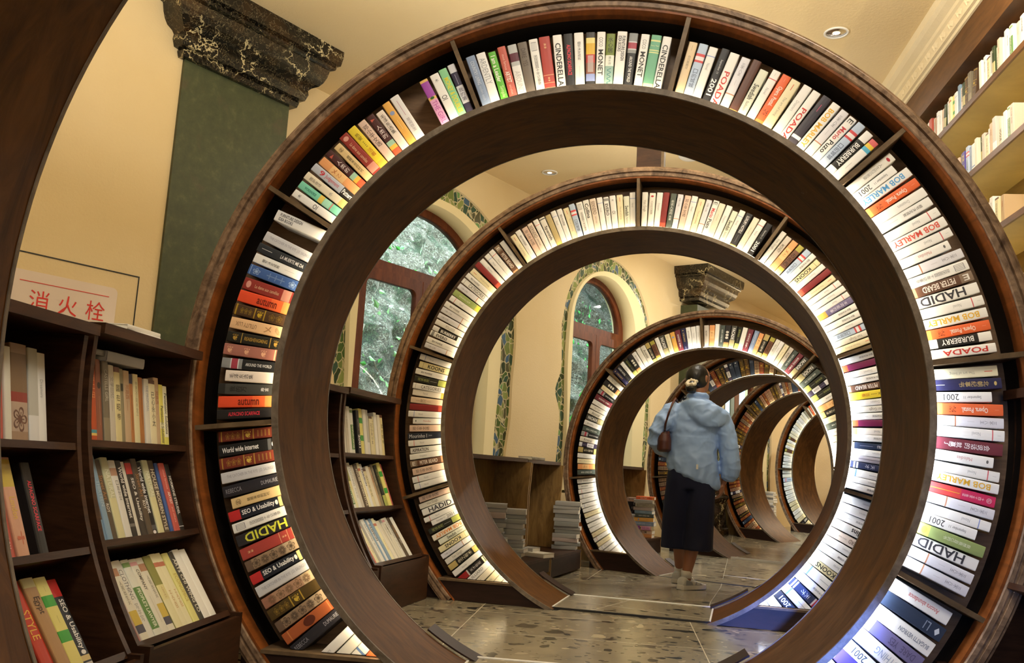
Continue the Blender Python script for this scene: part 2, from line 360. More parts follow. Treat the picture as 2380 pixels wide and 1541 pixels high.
# ---------------------------------------------------------------- books
# key: (cover colour, thickness cm, height cm, bands [(from,to,colour)], titles [(text, from, to, colour, flags)], how it looks)
# bands and titles are measured from the head (0) to the foot (1) of the spine; flags: b bold, f flipped, v upright characters, s share of thickness
W0, CR = '#ecebe8', '#e3dcc8'
PRE = {
 'cind': (W0, 3.3, 19.5, [], [('CINDERELLA', .15, .93, '#2a2a2a', 'b')], 'white book with one long bold dark title'),
 'coco': (W0, 3.1, 19.5, [], [('COCO', .1, .27, '#777777', ''), ('MONET', .32, .78, '#2a2a2a', 'b')], 'white book with grey word above bold dark word'),
 'koons': ('#e6dcae', 3.2, 19, [(.12, .13, '#9a8f60')], [('KOONS', .28, .8, '#222222', 'b')], 'pale yellow book with a bold black one-word title'),
 'koonsf': ('#e6dcae', 3.2, 19, [(.85, .86, '#9a8f60')], [('KOONS', .2, .72, '#222222', 'bf')], 'pale yellow book with an inverted bold black title'),
 'hadid': (W0, 3.4, 19.5, [], [('HADID', .2, .9, '#3a3a40', 'bS')], 'white book with a big dark five-letter title'),
 'hadidy': ('#2b292d', 3.4, 19.5, [], [('HADID', .15, .9, '#d8d94a', 'bfS')], 'charcoal book with a big yellow inverted title'),
 'poada': (W0, 3.2, 19.5, [], [('POADA', .12, .78, '#c23a34', 'b')], 'white book with a bold red title'),
 'poadal': (W0, 3.3, 19.5, [], [('POADA', .35, 1.0, '#c23a34', 'b')], 'white book with red title running off foot'),
 'bobo': (W0, 3.2, 19.5, [], [('BOB MARLEY', .12, .9, '#e2b23c', 'b')], 'white book with a bold mustard title'),
 'bobb': (W0, 3.2, 19.5, [], [('BOB MARLEY', .12, .9, '#5aa0d8', 'b')], 'white book with a bold sky blue title'),
 'bobr': (W0, 3.2, 19.5, [], [('BOB MARLEY', .12, .9, '#d8564a', 'b')], 'white book with a bold coral title'),
 'bobf': ('#ece2d0', 3.2, 19.5, [], [('BOB MARLEY', .1, .92, '#e08a3c', 'bf')], 'white book with an inverted orange title'),
 'burb': ('#252422', 3.0, 19, [(0, .2, W0), (.82, 1, W0)], [('BURBERRY', .27, .76, '#e8e8e8', 'b')], 'black book with white ends and a white title'),
 'y2001': (W0, 3.0, 16.5, [], [('September 11', .18, .48, '#555555', 's'), ('2001', .56, .82, '#2c2c2c', '')], 'shorter white book with a date on it'),
 'k2001': ('#201f22', 3.2, 19.5, [], [('September 11', .2, .45, '#c8c8c8', 's'), ('2001', .55, .85, '#eeeeee', 'b')], 'black book with a white date on it'),
 'seo': ('#20242f', 3.3, 19.5, [(0, .2, '#bb2d2f'), (.87, .93, '#d9c58a'), (.95, 1, '#c8c8c8')], [('SEO & Usability', .23, .8, '#f0f0f0', 'b'), ('●', .81, .86, '#f0f0f0', '')], 'navy book with red head and white title'),
 'alp': ('#211f20', 3.2, 19.5, [], [('ALPACINO SCARFACE', .2, .75, '#d8384a', 'bS')], 'black book with a narrow red title'),
 'autumn': ('#e2502e', 3.6, 19.5, [(.6, 1, '#ea6a3a'), (.82, 1, '#f09a55')], [('autumn', .35, .72, '#6a2010', 'b')], 'orange book with a dark lower-case title'),
 'chd': ('#434340', 3.4, 19.5, [(0, .12, '#2a2927')], [('我的万', .2, .5, '#141412', 'vS'), ('寿言', .74, .88, '#e8e8e8', 'v')], 'dark grey book with black brush characters'),
 'mao': ('#e9dcd0', 3.3, 17.5, [], [('毛泽东选集', .08, .55, '#2c2622', 'v')], 'pinkish white book with five brush characters'),
 'deng': ('#dcbfae', 3.3, 19, [], [('邓小平文选', .1, .6, '#3a2c26', 'v')], 'pale pink book with brush characters'),
 'world': ('#222325', 3.1, 19.5, [(0, .36, '#8a8d8f'), (.15, .3, '#c9ccd0'), (.17, .28, '#a04050')], [('AROUND THE WORLD', .42, .88, '#cfcfcf', 'b')], 'black book with a grey rounded head'),
 'worldw': ('#e2e2e2', 3.1, 19.5, [(0, .4, '#b3b6b8'), (.16, .32, '#5a2a3a')], [('AROUND', .5, .9, '#bbbbbb', '')], 'white book with a grey head and faint title'),
 'pink': ('#a26a5e', 3.4, 19.5, [(.9, .92, '#e0b890'), (.94, .96, '#e0b890')], [('❦', .06, .16, '#dba889', ''), ('❦', .36, .46, '#dba889', ''), ('❦', .66, .76, '#dba889', '')], 'dusty pink book with three gilt ornaments'),
 'reai': ('#23221d', 3.4, 19.5, [(.26, .275, '#a8873c'), (.78, .795, '#a8873c')], [('REAISHENGMING', .32, .74, '#a8873c', 'b'), ('❦', .1, .2, '#a8873c', ''), ('❦', .85, .93, '#a8873c', '')], 'black book with a gilt framed title'),
 'util': ('#e2b98c', 3.6, 19.5, [], [('UTILITY LUX', .1, .48, '#7a5a3a', 'f'), ('ﾒ', .62, .76, '#a8805a', ''), ('✎', .82, .92, '#a8805a', '')], 'peach book with a small brown title'),
 'gold': ('#4a3522', 3.6, 19.5, [(.03, .06, '#a8882c'), (.38, .4, '#a8882c'), (.56, .58, '#a8882c')], [('❀❀❀', .12, .34, '#8a7028', ''), ('❦', .43, .54, '#c0a02c', ''), ('❀❀', .65, .9, '#7a6028', '')], 'dark brown book with gilt bands'),
 'goldr': ('#743325', 3.6, 19.5, [(.04, .06, '#b08a3c'), (.42, .44, '#b08a3c'), (.6, .62, '#b08a3c')], [('❀❀❀', .12, .38, '#a07838', ''), ('❦', .46, .57, '#d0b050', ''), ('IIII', .68, .9, '#90683a', '')], 'russet book with gilt bands'),
 'dame': ('#8c332c', 3.6, 19.5, [(.74, .9, '#c88a78')], [('La dame aux camélias', .22, .68, '#dcb493', ''), ('●', .05, .14, '#d89a8c', '')], 'brick red book with pale oval at foot'),
 'blue': ('#3f5f9c', 3.5, 19.5, [(.03, .04, '#9ab4d8'), (.94, .95, '#9ab4d8')], [('❀', .08, .22, '#9ab4d8', ''), ('╬╬╬', .35, .7, '#86a2cc', ''), ('❀', .78, .92, '#9ab4d8', '')], 'royal blue book with pale ornaments'),
 'xijie': (W0, 3.2, 19.5, [], [('细节决定成败', .16, .5, '#2c2c2c', 'v'), ('————', .6, .8, '#b8b8b8', 's')], 'white book with six small characters'),
 'muerte': ('#2c3036', 3.1, 19.5, [(.94, 1, '#d0d0d0')], [('LA MUERTE ME DA', .45, .9, '#dadada', 'b'), ('——', .08, .28, '#b8b8b8', 's')], 'charcoal book with a small white title'),
 'catch': ('#cbccd2', 3.4, 19.5, [], [('THE CATCHER IN THE RYE  J.D. SALINGER', .1, .94, '#9a9aa4', '')], 'pale grey book with a faint long title'),
 'furn': (W0, 3.6, 19.5, [], [('FURNITURE DESIGN', .08, .52, '#44464a', 'bh'), ('IDEA BOOKS', .08, .36, '#44464a', 'bl')], 'white book with a two-line grey title'),
 'oi': (W0, 3.4, 19, [], [('木', .1, .17, '#555555', 'v'), ('OI', .45, .54, '#333333', '')], 'white book with a small two-letter title'),
 'mint': ('#7fd0b4', 3.0, 19, [(.45, .55, '#e2c860'), (.56, .7, '#a8e0c8'), (.72, .74, '#d06a6a')], [('WORDHORSE', .12, .38, '#2f7a66', 'b')], 'mint green book with coloured patches'),
 'creamc': ('#e6dcc4', 3.3, 19.5, [(.8, 1, '#e2c07a')], [('围炉夜话', .1, .36, '#777166', 'v'), ('水', .55, .63, '#888888', 'v')], 'cream book with grey characters'),
 'nine': ('#b9bfcc', 3.5, 19.5, [(.7, 1, '#2c2825')], [('9', .17, .27, '#c23a44', 'b'), ('Judgement', .3, .62, '#c23a44', ''), ('Patterns', .72, .98, '#f0f0f0', 'b')], 'pale blue book with a red numeral'),
 'peach': ('#e3a16a', 3.5, 19, [(.25, .6, '#e8bd84')], [('ﾒ', .3, .38, '#b06a38', ''), ('乙', .42, .5, '#b06a38', 'v')], 'peach orange book with a pale label'),
 'renlei': ('#4a2a2a', 3.3, 19, [(.62, .72, '#9cc0a8'), (.72, .8, '#e2b04a'), (.8, 1, '#cf5a3c')], [('人类的', .24, .55, '#ece0dc', 'v'), ('▲', .08, .14, '#c05a4a', '')], 'maroon book with white characters and a coloured foot'),
 'yuan': ('#dcc08c', 3.2, 18, [], [('㊣', .06, .2, '#1e1a14', 'v'), ('题题来自的时代', .3, .74, '#2c2418', 'v')], 'tan book with a black round mark'),
 'yell': ('#e6cf3e', 3.6, 19.5, [(.8, 1, '#eab84a')], [('热安', .14, .3, '#4a3a18', 'v'), ('····', .34, .46, '#7a6a28', ''), ('活着', .5, .68, '#c0682c', 'v')], 'yellow book with dark and orange characters'),
 'orye': ('#e4ae58', 3.3, 19, [], [('●', .2, .28, '#8a9ac0', ''), ('———', .4, .6, '#eed8a0', 's')], 'amber book with a small round emblem'),
 'wpink': ('#e4e2e2', 3.6, 19, [], [('————', .1, .42, '#c08aa0', 'S'), ('草间弥生', .48, .76, '#9a9298', 'v')], 'white book with pink loops and grey characters'),
 'purp': ('#d9b46a', 3.3, 19, [(.05, .36, '#9a4aa8'), (.42, .96, '#d8a0c8')], [('●', .36, .41, '#2c5a2c', ''), ('THE GIRL', .45, .9, '#b05aa0', '')], 'amber book with a purple panel'),
 'greeny': ('#8ccc9a', 3.3, 19, [], [('MONEY & DOUBLES', .18, .88, '#e8dc38', 'b')], 'light green book with a long yellow title'),
 'dpur': ('#38334a', 3.0, 19.5, [(0, .16, '#dcdce2'), (.42, .76, '#dedee4')], [('我的第', .46, .72, '#4a4658', 'v'), ('——', .2, .4, '#8a86a0', 's')], 'dark violet book with two white labels'),
 'slate': ('#8294b4', 3.5, 19.5, [], [('COUNTRY LIVING', .1, .55, '#d6deea', ''), ('modern details', .58, .85, '#b8c4d8', 's')], 'slate blue book with a pale title'),
 'ardent': ('#e9e9ea', 3.4, 19.5, [], [('ARDENTLY', .1, .6, '#a0a4a8', '')], 'white book with a thin grey title'),
 'lead': ('#5fae3e', 2.9, 18.5, [], [('I am a Leader', .08, .6, '#eef4e2', 'b'), ('Simple', .68, .9, '#c8e0a8', '')], 'bright green book with a white title'),
 'artist': ('#bb5f54', 3.2, 19.5, [], [('most famous', .15, .44, '#e6b8ac', 's'), ('ARTIST', .47, .68, '#f0e0d8', 'b'), ('and others', .72, .9, '#e6b8ac', 's')], 'coral red book with a white title'),
 'dare': ('#6d645c', 3.3, 19.5, [], [('DARE  YES', .12, .45, '#4a423c', '')], 'grey brown book with a tone-on-tone title'),
 'datuan': (W0, 3.2, 19.5, [], [('▤', .06, .22, '#8a8a90', ''), ('团团圆圆十年记事录', .3, .85, '#777777', 'v')], 'white book with a grey label and small characters'),
 'redg': ('#a6423c', 3.7, 19.5, [(.7, .71, '#d8a880'), (.84, .85, '#d8a880'), (.93, .94, '#d8a880')], [('❧❧', .12, .22, '#d8a880', ''), ('❧❧', .74, .82, '#d8a880', '')], 'plain red book with thin gilt rules'),
 'multi': ('#c8c4bc', 3.4, 19.5, [(0, .1, '#3c3a3a'), (.1, .2, '#e4d68a'), (.2, .4, '#d8b03c'), (.4, .55, '#b8423c'), (.55, .75, '#8a5a4c'), (.75, .88, '#8a9ad0'), (.88, 1, '#2a2826')], [('▓▓▓', .42, .72, '#e4e4e4', '')], 'book with patches of yellow, red and blue'),
 'olive': ('#6f7f36', 3.2, 19, [(.4, .6, '#e6e8de'), (.6, 1, '#8fb0a8')], [('水心居', .06, .36, '#2a3014', 'v'), ('清水诗', .42, .58, '#7a8a80', 'v'), ('〰〰', .64, .95, '#3a7a80', 'S')], 'olive book with a pale patterned lower half'),
 'fairy': ('#6aa88a', 3.6, 19.5, [(.09, .12, '#d6d898'), (.27, .29, '#d6d898'), (.31, .33, '#d6d898'), (.88, 1, '#e8e2b0')], [('Fairy Tale', .16, .24, '#d6e0b0', 'x')], 'sage green book with cream rules'),
 'creamp': ('#e0c9a4', 3.2, 19, [], [('——', .06, .16, '#b09a78', 's'), ('你只是路过', .25, .5, '#8a7a62', 'v')], 'cream beige book with faint characters'),
 'lblue': ('#b4c6e0', 3.2, 19.5, [(.18, .34, '#c84a4e'), (.23, .3, '#e4e0e4')], [('口的城城', .46, .8, '#4a5470', 'v')], 'light blue book with a red square'),
 'wblue': (W0, 3.1, 19.5, [(.16, .175, '#8a9ad0')], [('Novel', .3, .42, '#aaaaaa', 's')], 'white book with a thin blue rule'),
 'wred': (W0, 3.1, 19.5, [(.16, .175, '#cf5a62')], [('Novel', .34, .46, '#aaaaaa', 's'), ('——', .05, .1, '#999999', 's')], 'white book with a thin red rule'),
 'wbrown': ('#dcdce4', 3.1, 19.5, [(.68, .7, '#c08a6c'), (.7, 1, '#ecebe8')], [('三不八王', .1, .34, '#6a6a74', 'v'), ('———', .42, .52, '#aaaab0', 's')], 'pale lavender book with a brown rule'),
 'brown': ('#57372c', 3.3, 19.5, [(.93, 1, '#d89a50')], [], 'plain dark brown book'),
 'dred': ('#7a2526', 3.2, 19.5, [(.84, 1, '#a04434')], [('▒▒', .86, .97, '#b8604a', '')], 'plain dark red book'),
 'magenta': ('#6e1f48', 3.2, 19.5, [(.84, 1, '#b05030')], [('▒▒', .86, .97, '#c87038', '')], 'plain wine coloured book'),
 'swed': ('#dfe2d0', 3.0, 17.5, [], [('Swedish', .3, .62, '#4a4c40', 'b'), ('fashion', .66, .85, '#8a8c80', 's')], 'pale grey-green shorter book with a bold title'),
 'oran': ('#e0683a', 3.3, 19.5, [(.88, 1, '#e89048')], [('Opera. Postal.', .22, .6, '#f0dccc', 'b'), ('✈', .68, .78, '#3c1c14', ''), ('——', .06, .12, '#eeb090', 's')], 'orange book with a white script title'),
 'creamr': ('#e6dcb8', 3.3, 19, [(.06, .2, '#e6dcb8')], [('━━', .08, .2, '#d0604a', 's'), ('The art of living', .34, .72, '#a8a086', 's')], 'cream book with a small red dash'),
 'plainw': (W0, 3.1, 19.5, [], [('Dreamers', .3, .5, '#b0b0b0', 's')], 'plain white book with a tiny grey title'),
 'whites': (W0, 3.0, 17, [], [('Melodies', .35, .6, '#c89090', 's'), ('•', .08, .12, '#666666', '')], 'plain white shorter book with faint red print'),
 'wlow': (W0, 3.1, 19.5, [(.86, .97, '#b8d0dc')], [('Stories', .3, .46, '#a0a0a0', 's')], 'white book with pale blue stamp at foot'),
 'dgrey': ('#3a3640', 3.4, 19.5, [(.8, .86, '#dcdce2')], [('━━', .16, .3, '#a04a6a', 's')], 'dark plum grey book'),
 'puzo': (W0, 3.2, 19.5, [], [('E', .04, .12, '#333333', ''), ('Mario', .22, .48, '#c84a50', 'b'), ('Puzo', .52, .78, '#2a2a2a', 'b')], 'white book with a red and black title'),
 'wcol': (W0, 3.3, 18.5, [(0, .1, '#d86a6a'), (.1, .18, '#e8c84a'), (.18, .26, '#5ab0d0')], [('——', .55, .7, '#bbbbbb', 's')], 'white book with a rainbow head'),
 'dotr': ('#e8e4da', 3.3, 19, [], [('●', .07, .12, '#b0303c', ''), ('人生的沉思录', .22, .62, '#8a857a', 'v')], 'cream book with a small red dot'),
 'beard': ('#5f4334', 3.4, 19.5, [(0, .2, '#83705f'), (.9, 1, '#b88868')], [('PETER BEARD', .28, .8, '#e6dcd2', 'b'), ('E', .06, .15, '#e0dcd6', 'b')], 'brown book with a white title'),
 'navy': ('#29284a', 3.2, 19.5, [], [('●', .07, .11, '#c8b070', ''), ('北朝纪事书', .18, .62, '#c8b070', 'v'), ('——', .82, .96, '#cfcfcf', 's')], 'dark indigo book with gilt characters'),
 'hua': ('#6f323c', 3.6, 19.5, [], [('会说话的', .18, .55, '#eeeaea', 'vS'), ('就赢了', .58, .84, '#f6f2f2', 'vS')], 'wine red book with heavy white characters'),
 'magc': ('#c9305e', 3.4, 19.5, [(.5, .96, '#d84a4a')], [('Ⓖ', .05, .13, '#f2dce4', 'v'), ('十四十五不苦涩', .16, .48, '#f2dce4', 'v'), ('——————', .52, .95, '#e8c43c', 's')], 'magenta book with white characters'),
 'olivr': ('#8fa063', 3.4, 19.5, [(.8, 1, '#c2bf5c')], [('我想我自己的书', .2, .6, '#e2e6cc', 'v'), ('●', .84, .92, '#e8de48', '')], 'sage olive book with pale characters'),
 'ancora': (W0, 3.6, 19, [], [('Ancora abundance', .18, .68, '#c87878', 'b')], 'white book with a faint red title'),
 'slated': ('#2b374d', 3.6, 19.5, [], [('◆', .06, .14, '#cdd6e2', ''), ('LI', .22, .3, '#8a96ac', '')], 'dark slate blue book with a white diamond'),
 'bug': (W0, 3.5, 19.5, [], [('BUGATTI VEYRON', .06, .55, '#7a8290', 'b')], 'white book with grey capitals near its head'),
 'darep': ('#706a92', 3.6, 19.5, [(.85, 1, '#b8a488')], [('DARE  YES', .12, .55, '#4f4a6c', '')], 'mauve grey book with a darker title'),
 'cloth': (W0, 3.5, 19.5, [], [('CLOTHING', .1, .62, '#98a2b2', '')], 'white book with a spaced grey title'),
 'violet': ('#4d3d88', 3.4, 19.5, [], [('一个人的朝圣', .3, .7, '#ccc4e4', 'v')], 'violet book with pale characters'),
 'rebecca': ('#28272e', 3.4, 19.5, [], [('REBECCA', .05, .32, '#8f8f9a', ''), ('DUMAURIER', .66, .98, '#a9a9b4', '')], 'blue-black book with a name at each end'),
 'medal': ('#a85a34', 3.6, 19.5, [(.1, .12, '#c47a48'), (.9, .92, '#c47a48')], [('●', .4, .62, '#5a2a1c', 'S')], 'terracotta book with a dark medallion'),
 'ornate': ('#927a63', 3.6, 19.5, [(0, .12, '#6a5648'), (.7, 1, '#b09a80')], [('❀❁❀❁❀', .12, .9, '#54463a', 'S')], 'grey brown book with engraved ornament'),
 'ornp': ('#b08a70', 3.6, 19.5, [(.0, .2, '#a0705c'), (.75, 1, '#c8b090')], [('❁❀❁❀❁', .1, .9, '#7a6048', 'S')], 'pinkish brown book with engraved ornament'),
 'olivg': ('#4b3b1c', 3.6, 19.5, [(.42, .44, '#b09038'), (.62, .64, '#b09038')], [('❀❀❀', .1, .38, '#8a7030', ''), ('❦', .47, .59, '#c8a840', '')], 'dark olive book with gilt bands'),
 'www': ('#1d1c1d', 3.5, 19.5, [(.86, .92, '#55565a')], [('World wide internet', .06, .7, '#ececec', 'b'), ('●', .93, .98, '#f0ecec', '')], 'black book with a long white serif title'),
 'orme': ('#d8562e', 3.3, 19, [(.5, 1, '#e0683a')], [('MEN', .3, .8, '#f0dcd0', 'b')], 'orange-red book with white capitals'),
 'wbl': (W0, 3.6, 19, [(.8, .84, '#6a8ac0')], [('——', .1, .5, '#c0c0c0', 's')], 'white book with a small blue mark'),
 # ring B
 'cat': (W0, 3.2, 19.5, [(.08, .09, '#999999')], [('CATEGORIES', .25, .85, '#4a4a4a', '')], 'white book with a spaced capital title'),
 'evero': (W0, 3.0, 19, [(.04, .12, '#888888')], [('EVERO', .2, .55, '#2c2c2c', 'b'), ('——————', .58, .9, '#aaaaaa', 's')], 'white book with a short bold title'),
 'pollo': (W0, 3.2, 19.5, [], [('POLLOCK', .35, .65, '#9a9a9a', '')], 'white book with a light grey capital title'),
 'bern': ('#e3d3c4', 3.2, 19.5, [], [('BERNERD', .08, .46, '#6a5a50', ''), ('interior design', .52, .72, '#8a7a70', 's')], 'beige book with a thin brown title'),
 'span': ('#e6e3da', 3.2, 19.5, [(.04, .07, '#444444')], [('Spanish', .28, .72, '#3a3a3a', 'b')], 'off-white book with a bold letterspaced title'),
 'coll': ('#e8e6e0', 3.2, 19.5, [], [('Collins', .1, .52, '#222222', 'b')], 'white book with heavy black title near head'),
 'khaki': ('#b5a578', 3.2, 19, [(.86, 1, '#c8a860')], [], 'plain khaki book'),
 'ggreen': ('#49524e', 3.2, 19, [], [('会说人话的', .18, .6, '#e2e6e2', 'vS'), ('就赢', .62, .76, '#e2e6e2', 'v')], 'grey-green book with white characters'),
 'lux': ('#26262a', 3.2, 19.5, [(.93, 1, '#d8b868')], [('LUXURY HOTELS', .08, .58, '#dcdcdc', 'b'), ('————', .64, .85, '#8a8a8a', 's')], 'black book with white capitals'),
 'luxn': ('#253048', 3.2, 19.5, [(.93, 1, '#d8b868')], [('LUXURY HOTELS', .0, .4, '#dcdcec', 'b'), ('————', .5, .8, '#8a8aa0', 's')], 'navy book with white capitals'),
 'money': ('#c9c0b4', 3.1, 19, [], [('MONEY', .25, .5, '#857c70', 'b')], 'taupe book with a tone-on-tone title'),
 'orab': ('#6d4a38', 3.4, 19, [(0, .18, '#a8a04c'), (.75, .84, '#a8a04c'), (.84, 1, '#d8b878')], [('古东西', .25, .7, '#2a1a12', 'vS')], 'brown book with an olive head'),
 'purg': ('#6b648a', 3.2, 19.5, [(.72, 1, '#dca04c')], [('不可能的事', .15, .62, '#dcd8ea', 'v')], 'mauve book with an amber foot'),
 'khblk': ('#25261e', 3.2, 19.5, [(.72, 1, '#a8b060')], [('阅读自然', .1, .45, '#9aa060', 'v'), ('————', .48, .68, '#cccccc', 's')], 'black book with a lime foot'),
 'gogh': ('#dfdcd2', 3.1, 19.5, [], [('Van Gogh', .22, .55, '#8a8578', '')], 'pale grey book with a light serif title'),
 'asp': (W0, 3.1, 18.5, [], [('ASPIRATION', .06, .55, '#333333', 'b')], 'white book with small black capitals'),
 'mour': ('#1e222e', 3.3, 19.5, [], [('Mourinho', .05, .5, '#d4d8e4', ''), ('|', .54, .56, '#9a9aa4', ''), ('Jose', .6, .7, '#a8acb8', 's')], 'navy book with a thin white title'),
 'tanp': ('#dcc4ac', 3.2, 19.5, [], [('—— 我们仨 ——', .15, .6, '#7a6450', '')], 'tan book with a small centred title'),
 'sun': ('#e8e2d8', 3.2, 19, [(.86, 1, '#e8b458')], [('Novel', .32, .46, '#999999', 's'), ('——', .05, .1, '#999999', 's')], 'white book with an amber stamp at the foot'),
 'blackg': ('#22201c', 3.4, 19.5, [(0, .26, '#b8a468'), (.82, 1, '#c8b468')], [('生之有术', .3, .78, '#e2dac2', 'vS')], 'black book with a gold head and cream characters'),
 'kred': ('#1f1b1c', 3.4, 19.5, [(0, .34, '#8e1f22'), (.34, .38, '#c8c0c0'), (.88, .93, '#e2d4b0'), (.95, 1, '#e2d4b0')], [('天才在左', .44, .8, '#d4d0d0', 'v')], 'black book with a red head'),
 'nred': ('#2c3350', 3.2, 19.5, [(0, .25, '#a02c44'), (.25, .29, '#c8c0c8'), (.8, .84, '#d8d8d8'), (.87, .91, '#d8d8d8')], [('天才', .4, .65, '#d4d4e4', 'v')], 'navy book with a red head and white rules'),
 'cre': (CR, 3.2, 19, [], [('——', .3, .5, '#b8ae94', 's')], 'plain cream book'),
 'julli': (W0, 3.4, 19.5, [], [('JUILLIARD', .25, .75, '#9a9a9a', 'b')], 'white book with grey serif capitals'),
 'wgrey': (W0, 3.1, 19, [(.25, .85, '#a8a4ac')], [('———', .3, .8, '#6a6670', 's')], 'white book with a grey label'),
 'facade': ('#4a4a44', 3.6, 19.5, [(.62, 1, '#b8ae84')], [('FACADE', .1, .6, '#eeeeea', 'b')], ''),
 'arse': ('#dcd8cc', 3.4, 19.5, [], [('Arsenal', .2, .62, '#33332e', '')], ''),
 'plc': ('#2c2a2a', 3.6, 19.5, [(.75, 1, '#c8905c')], [('●●●', .25, .6, '#d8d4c8', '')], ''),
 'seed': ('#c8b890', 3.4, 19.5, [], [('——', .1, .3, '#c05a3c', 's')], ''),
 # shelves of the left hand bookcases
 'logo': ('#d6d2c8', 2.8, 20.5, [], [('LOGO MODERNISM', .2, .75, '#55524a', 'b')], 'off-white book with a dark capital title'),
 'graf': ('#dcd6ae', 2.6, 20.5, [(.7, 1, '#ddd4b4')], [('GRAPHIC', .4, .9, '#b0a888', '')], 'pale yellow book with a faint title'),
 'or2': ('#b4502a', 2.6, 19.8, [(.86, .9, '#4a90a0'), (.9, .93, '#e2c26a')], [('吾二日', .2, .5, '#e2a06a', 'v')], 'burnt orange book with a striped foot'),
 'rdb': ('#8a5540', 2.6, 20, [], [('●', .28, .36, '#3a2a22', ''), ('——————', .45, .8, '#b08870', 's')], 'faded red-brown book with a dark dot'),
 'gb': ('#736a58', 3.0, 19.8, [(.7, 1, '#8a8068')], [('CASTELLS GIRL', .1, .5, '#c8c2b0', '')], 'grey-brown book with a pale title'),
 'bei': ('#c8c0ae', 2.8, 19.2, [], [('文学回忆 ——', .15, .6, '#938a78', '')], 'beige book with grey print'),
 'crb': ('#ddd09a', 3.0, 19, [(0, .07, '#6a4432')], [('国在昭帝', .22, .72, '#2c2820', 'v')], 'cream-yellow book with brown head, black characters'),
 'olb': ('#8b8264', 2.0, 18.8, [], [('▮', .2, .3, '#3a3828', '')], 'narrow olive grey book'),
 'tn': ('#c0a684', 3.0, 18.6, [], [('阿路西 ——', .2, .55, '#a0603c', '')], 'tan book with red-brown characters'),
 'orn2': ('#b47a48', 2.4, 18.2, [(0, .14, '#3a3a4c')], [('————', .3, .8, '#8a5a34', 's')], 'ochre book with a navy head'),
 'cr3': ('#dcd2a4', 2.8, 18, [], [('中关父三司共全三', .1, .6, '#8a8468', 'v')], 'straw coloured book with small characters'),
 'brn': ('#a8703c', 2.4, 17.6, [], [('——————', .2, .7, '#8a5830', 's')], 'light brown book'),
 'wh3': ('#d8d4c4', 2.6, 17.6, [], [('THE PROPOSAL', .1, .5, '#9aa0a8', '')], 'off-white book with a bluish title'),
 'wh4': ('#e2d8b0', 3.4, 17.4, [(0, .06, '#6a5040')], [('已心永小太', .18, .72, '#2c2a22', 'v')], 'cream book with tall black characters'),
 'yel3': ('#dcd268', 2.6, 16.8, [(.62, .72, '#dedab0')], [('Pentatonic Solutions', .35, .95, '#6a6a50', 'b')], 'lime yellow book'),
 'whp': ('#e6e2c4', 2.6, 16.6, [(.85, 1, '#d8d26a')], [('Pentatonic Solutions', .12, .8, '#5a5a4c', 'b')], 'white-yellow book with a long dark title'),
 'clun': ('#4b4a44', 2.6, 20.5, [], [('CARLOS CLUNEY', .4, .95, '#b0aa9c', '')], 'dark grey book with a pale title'),
 'speed': ('#6f8fae', 3.6, 20.5, [(.2, .75, '#4a3c30')], [('THE SPEED ISSUE', .22, .73, '#dcb87c', 'b')], 'blue book with a brown title panel'),
 'speedl': ('#7f9ab2', 2.4, 20.5, [], [('THIRTEEN', .3, .6, '#a8bccc', '')], 'greyish blue book'),
 'strt': ('#54483a', 2.8, 20, [], [('Street Art', .2, .5, '#a8784c', ''), ('ROY', .55, .66, '#ded8cc', 'b')], 'dark brown book with orange and white title'),
 'pyel': ('#c4c4a0', 3.2, 20, [(.5, 1, '#d4cfa0')], [('NATURAL', .15, .5, '#e6e6d2', '')], 'pale olive book with a white title'),
 'wrd': ('#dcdad2', 3.0, 19.6, [(.1, .2, '#b08a70')], [('口友分公', .26, .52, '#44423e', 'v')], 'white book with a small picture and characters'),
 'wwwd': ('#2b2723', 2.8, 19.6, [(.82, .86, '#6a6662')], [('World wide internet', .08, .75, '#e6e2da', 'b')], 'brown-black book with a white serif title'),
 'whn': ('#d8d4c6', 2.0, 19.4, [], [], 'thin plain white book'),
 'seod': ('#37302a', 3.0, 19.4, [(.02, .17, '#b83a34')], [('SEO & Usability', .22, .8, '#eae6de', 'b')], 'dark brown book with a red head'),
 'msty': ('#55493a', 3.6, 19.6, [], [('HOUSE', .12, .4, '#dcd2bc', 'b'), ('MODERN STYLE', .42, .95, '#dcd2bc', 'b')], 'brown book with cream capitals'),
 'bl4': ('#3f5a94', 1.6, 19, [], [], 'narrow royal blue book'),
 'art4': ('#bb5a50', 3.2, 19.2, [], [('most famous', .1, .38, '#e8c0b0', 's'), ('ARTIST', .42, .6, '#f0e4dc', 'b'), ('and others', .64, .86, '#e8c0b0', 's')], 'salmon red book with a white title'),
 'horm': ('#25221f', 2.6, 19, [(.92, .93, '#d8d8d8')], [('HORMONE STRUDEL', .18, .75, '#e6e2dc', 'b')], 'black book with narrow white capitals'),
 'fash': ('#e2e2de', 2.8, 20, [], [('FASHION', .12, .5, '#33323a', 'b')], 'white book with dark slanting capitals'),
 'rdp': ('#b8605c', 2.8, 20, [], [('国民国心品公民主义', .2, .66, '#e8d0c8', 'v')], 'rose red book with pale characters'),
 'wpic': ('#dedac8', 3.0, 20, [(.08, .18, '#b08468'), (.62, .8, '#c8b050'), (.8, .9, '#4a4a58')], [('人民出生火', .24, .55, '#6a665a', 'v')], 'white book with yellow picture at foot'),
 'wclo': ('#e2e0d6', 3.2, 20, [], [('CLOTHING', .12, .5, '#6a6a66', ''), ('写字写', .55, .78, '#8a8a84', 'v')], 'white book with grey capitals and characters'),
 'peop': ('#dfe0d2', 3.0, 20, [(.04, .1, '#7a9a5c'), (.36, .9, '#5c8248')], [("PEOPLE'S LAWYER", .38, .88, '#e6ead8', 'b')], 'white book with a green title panel'),
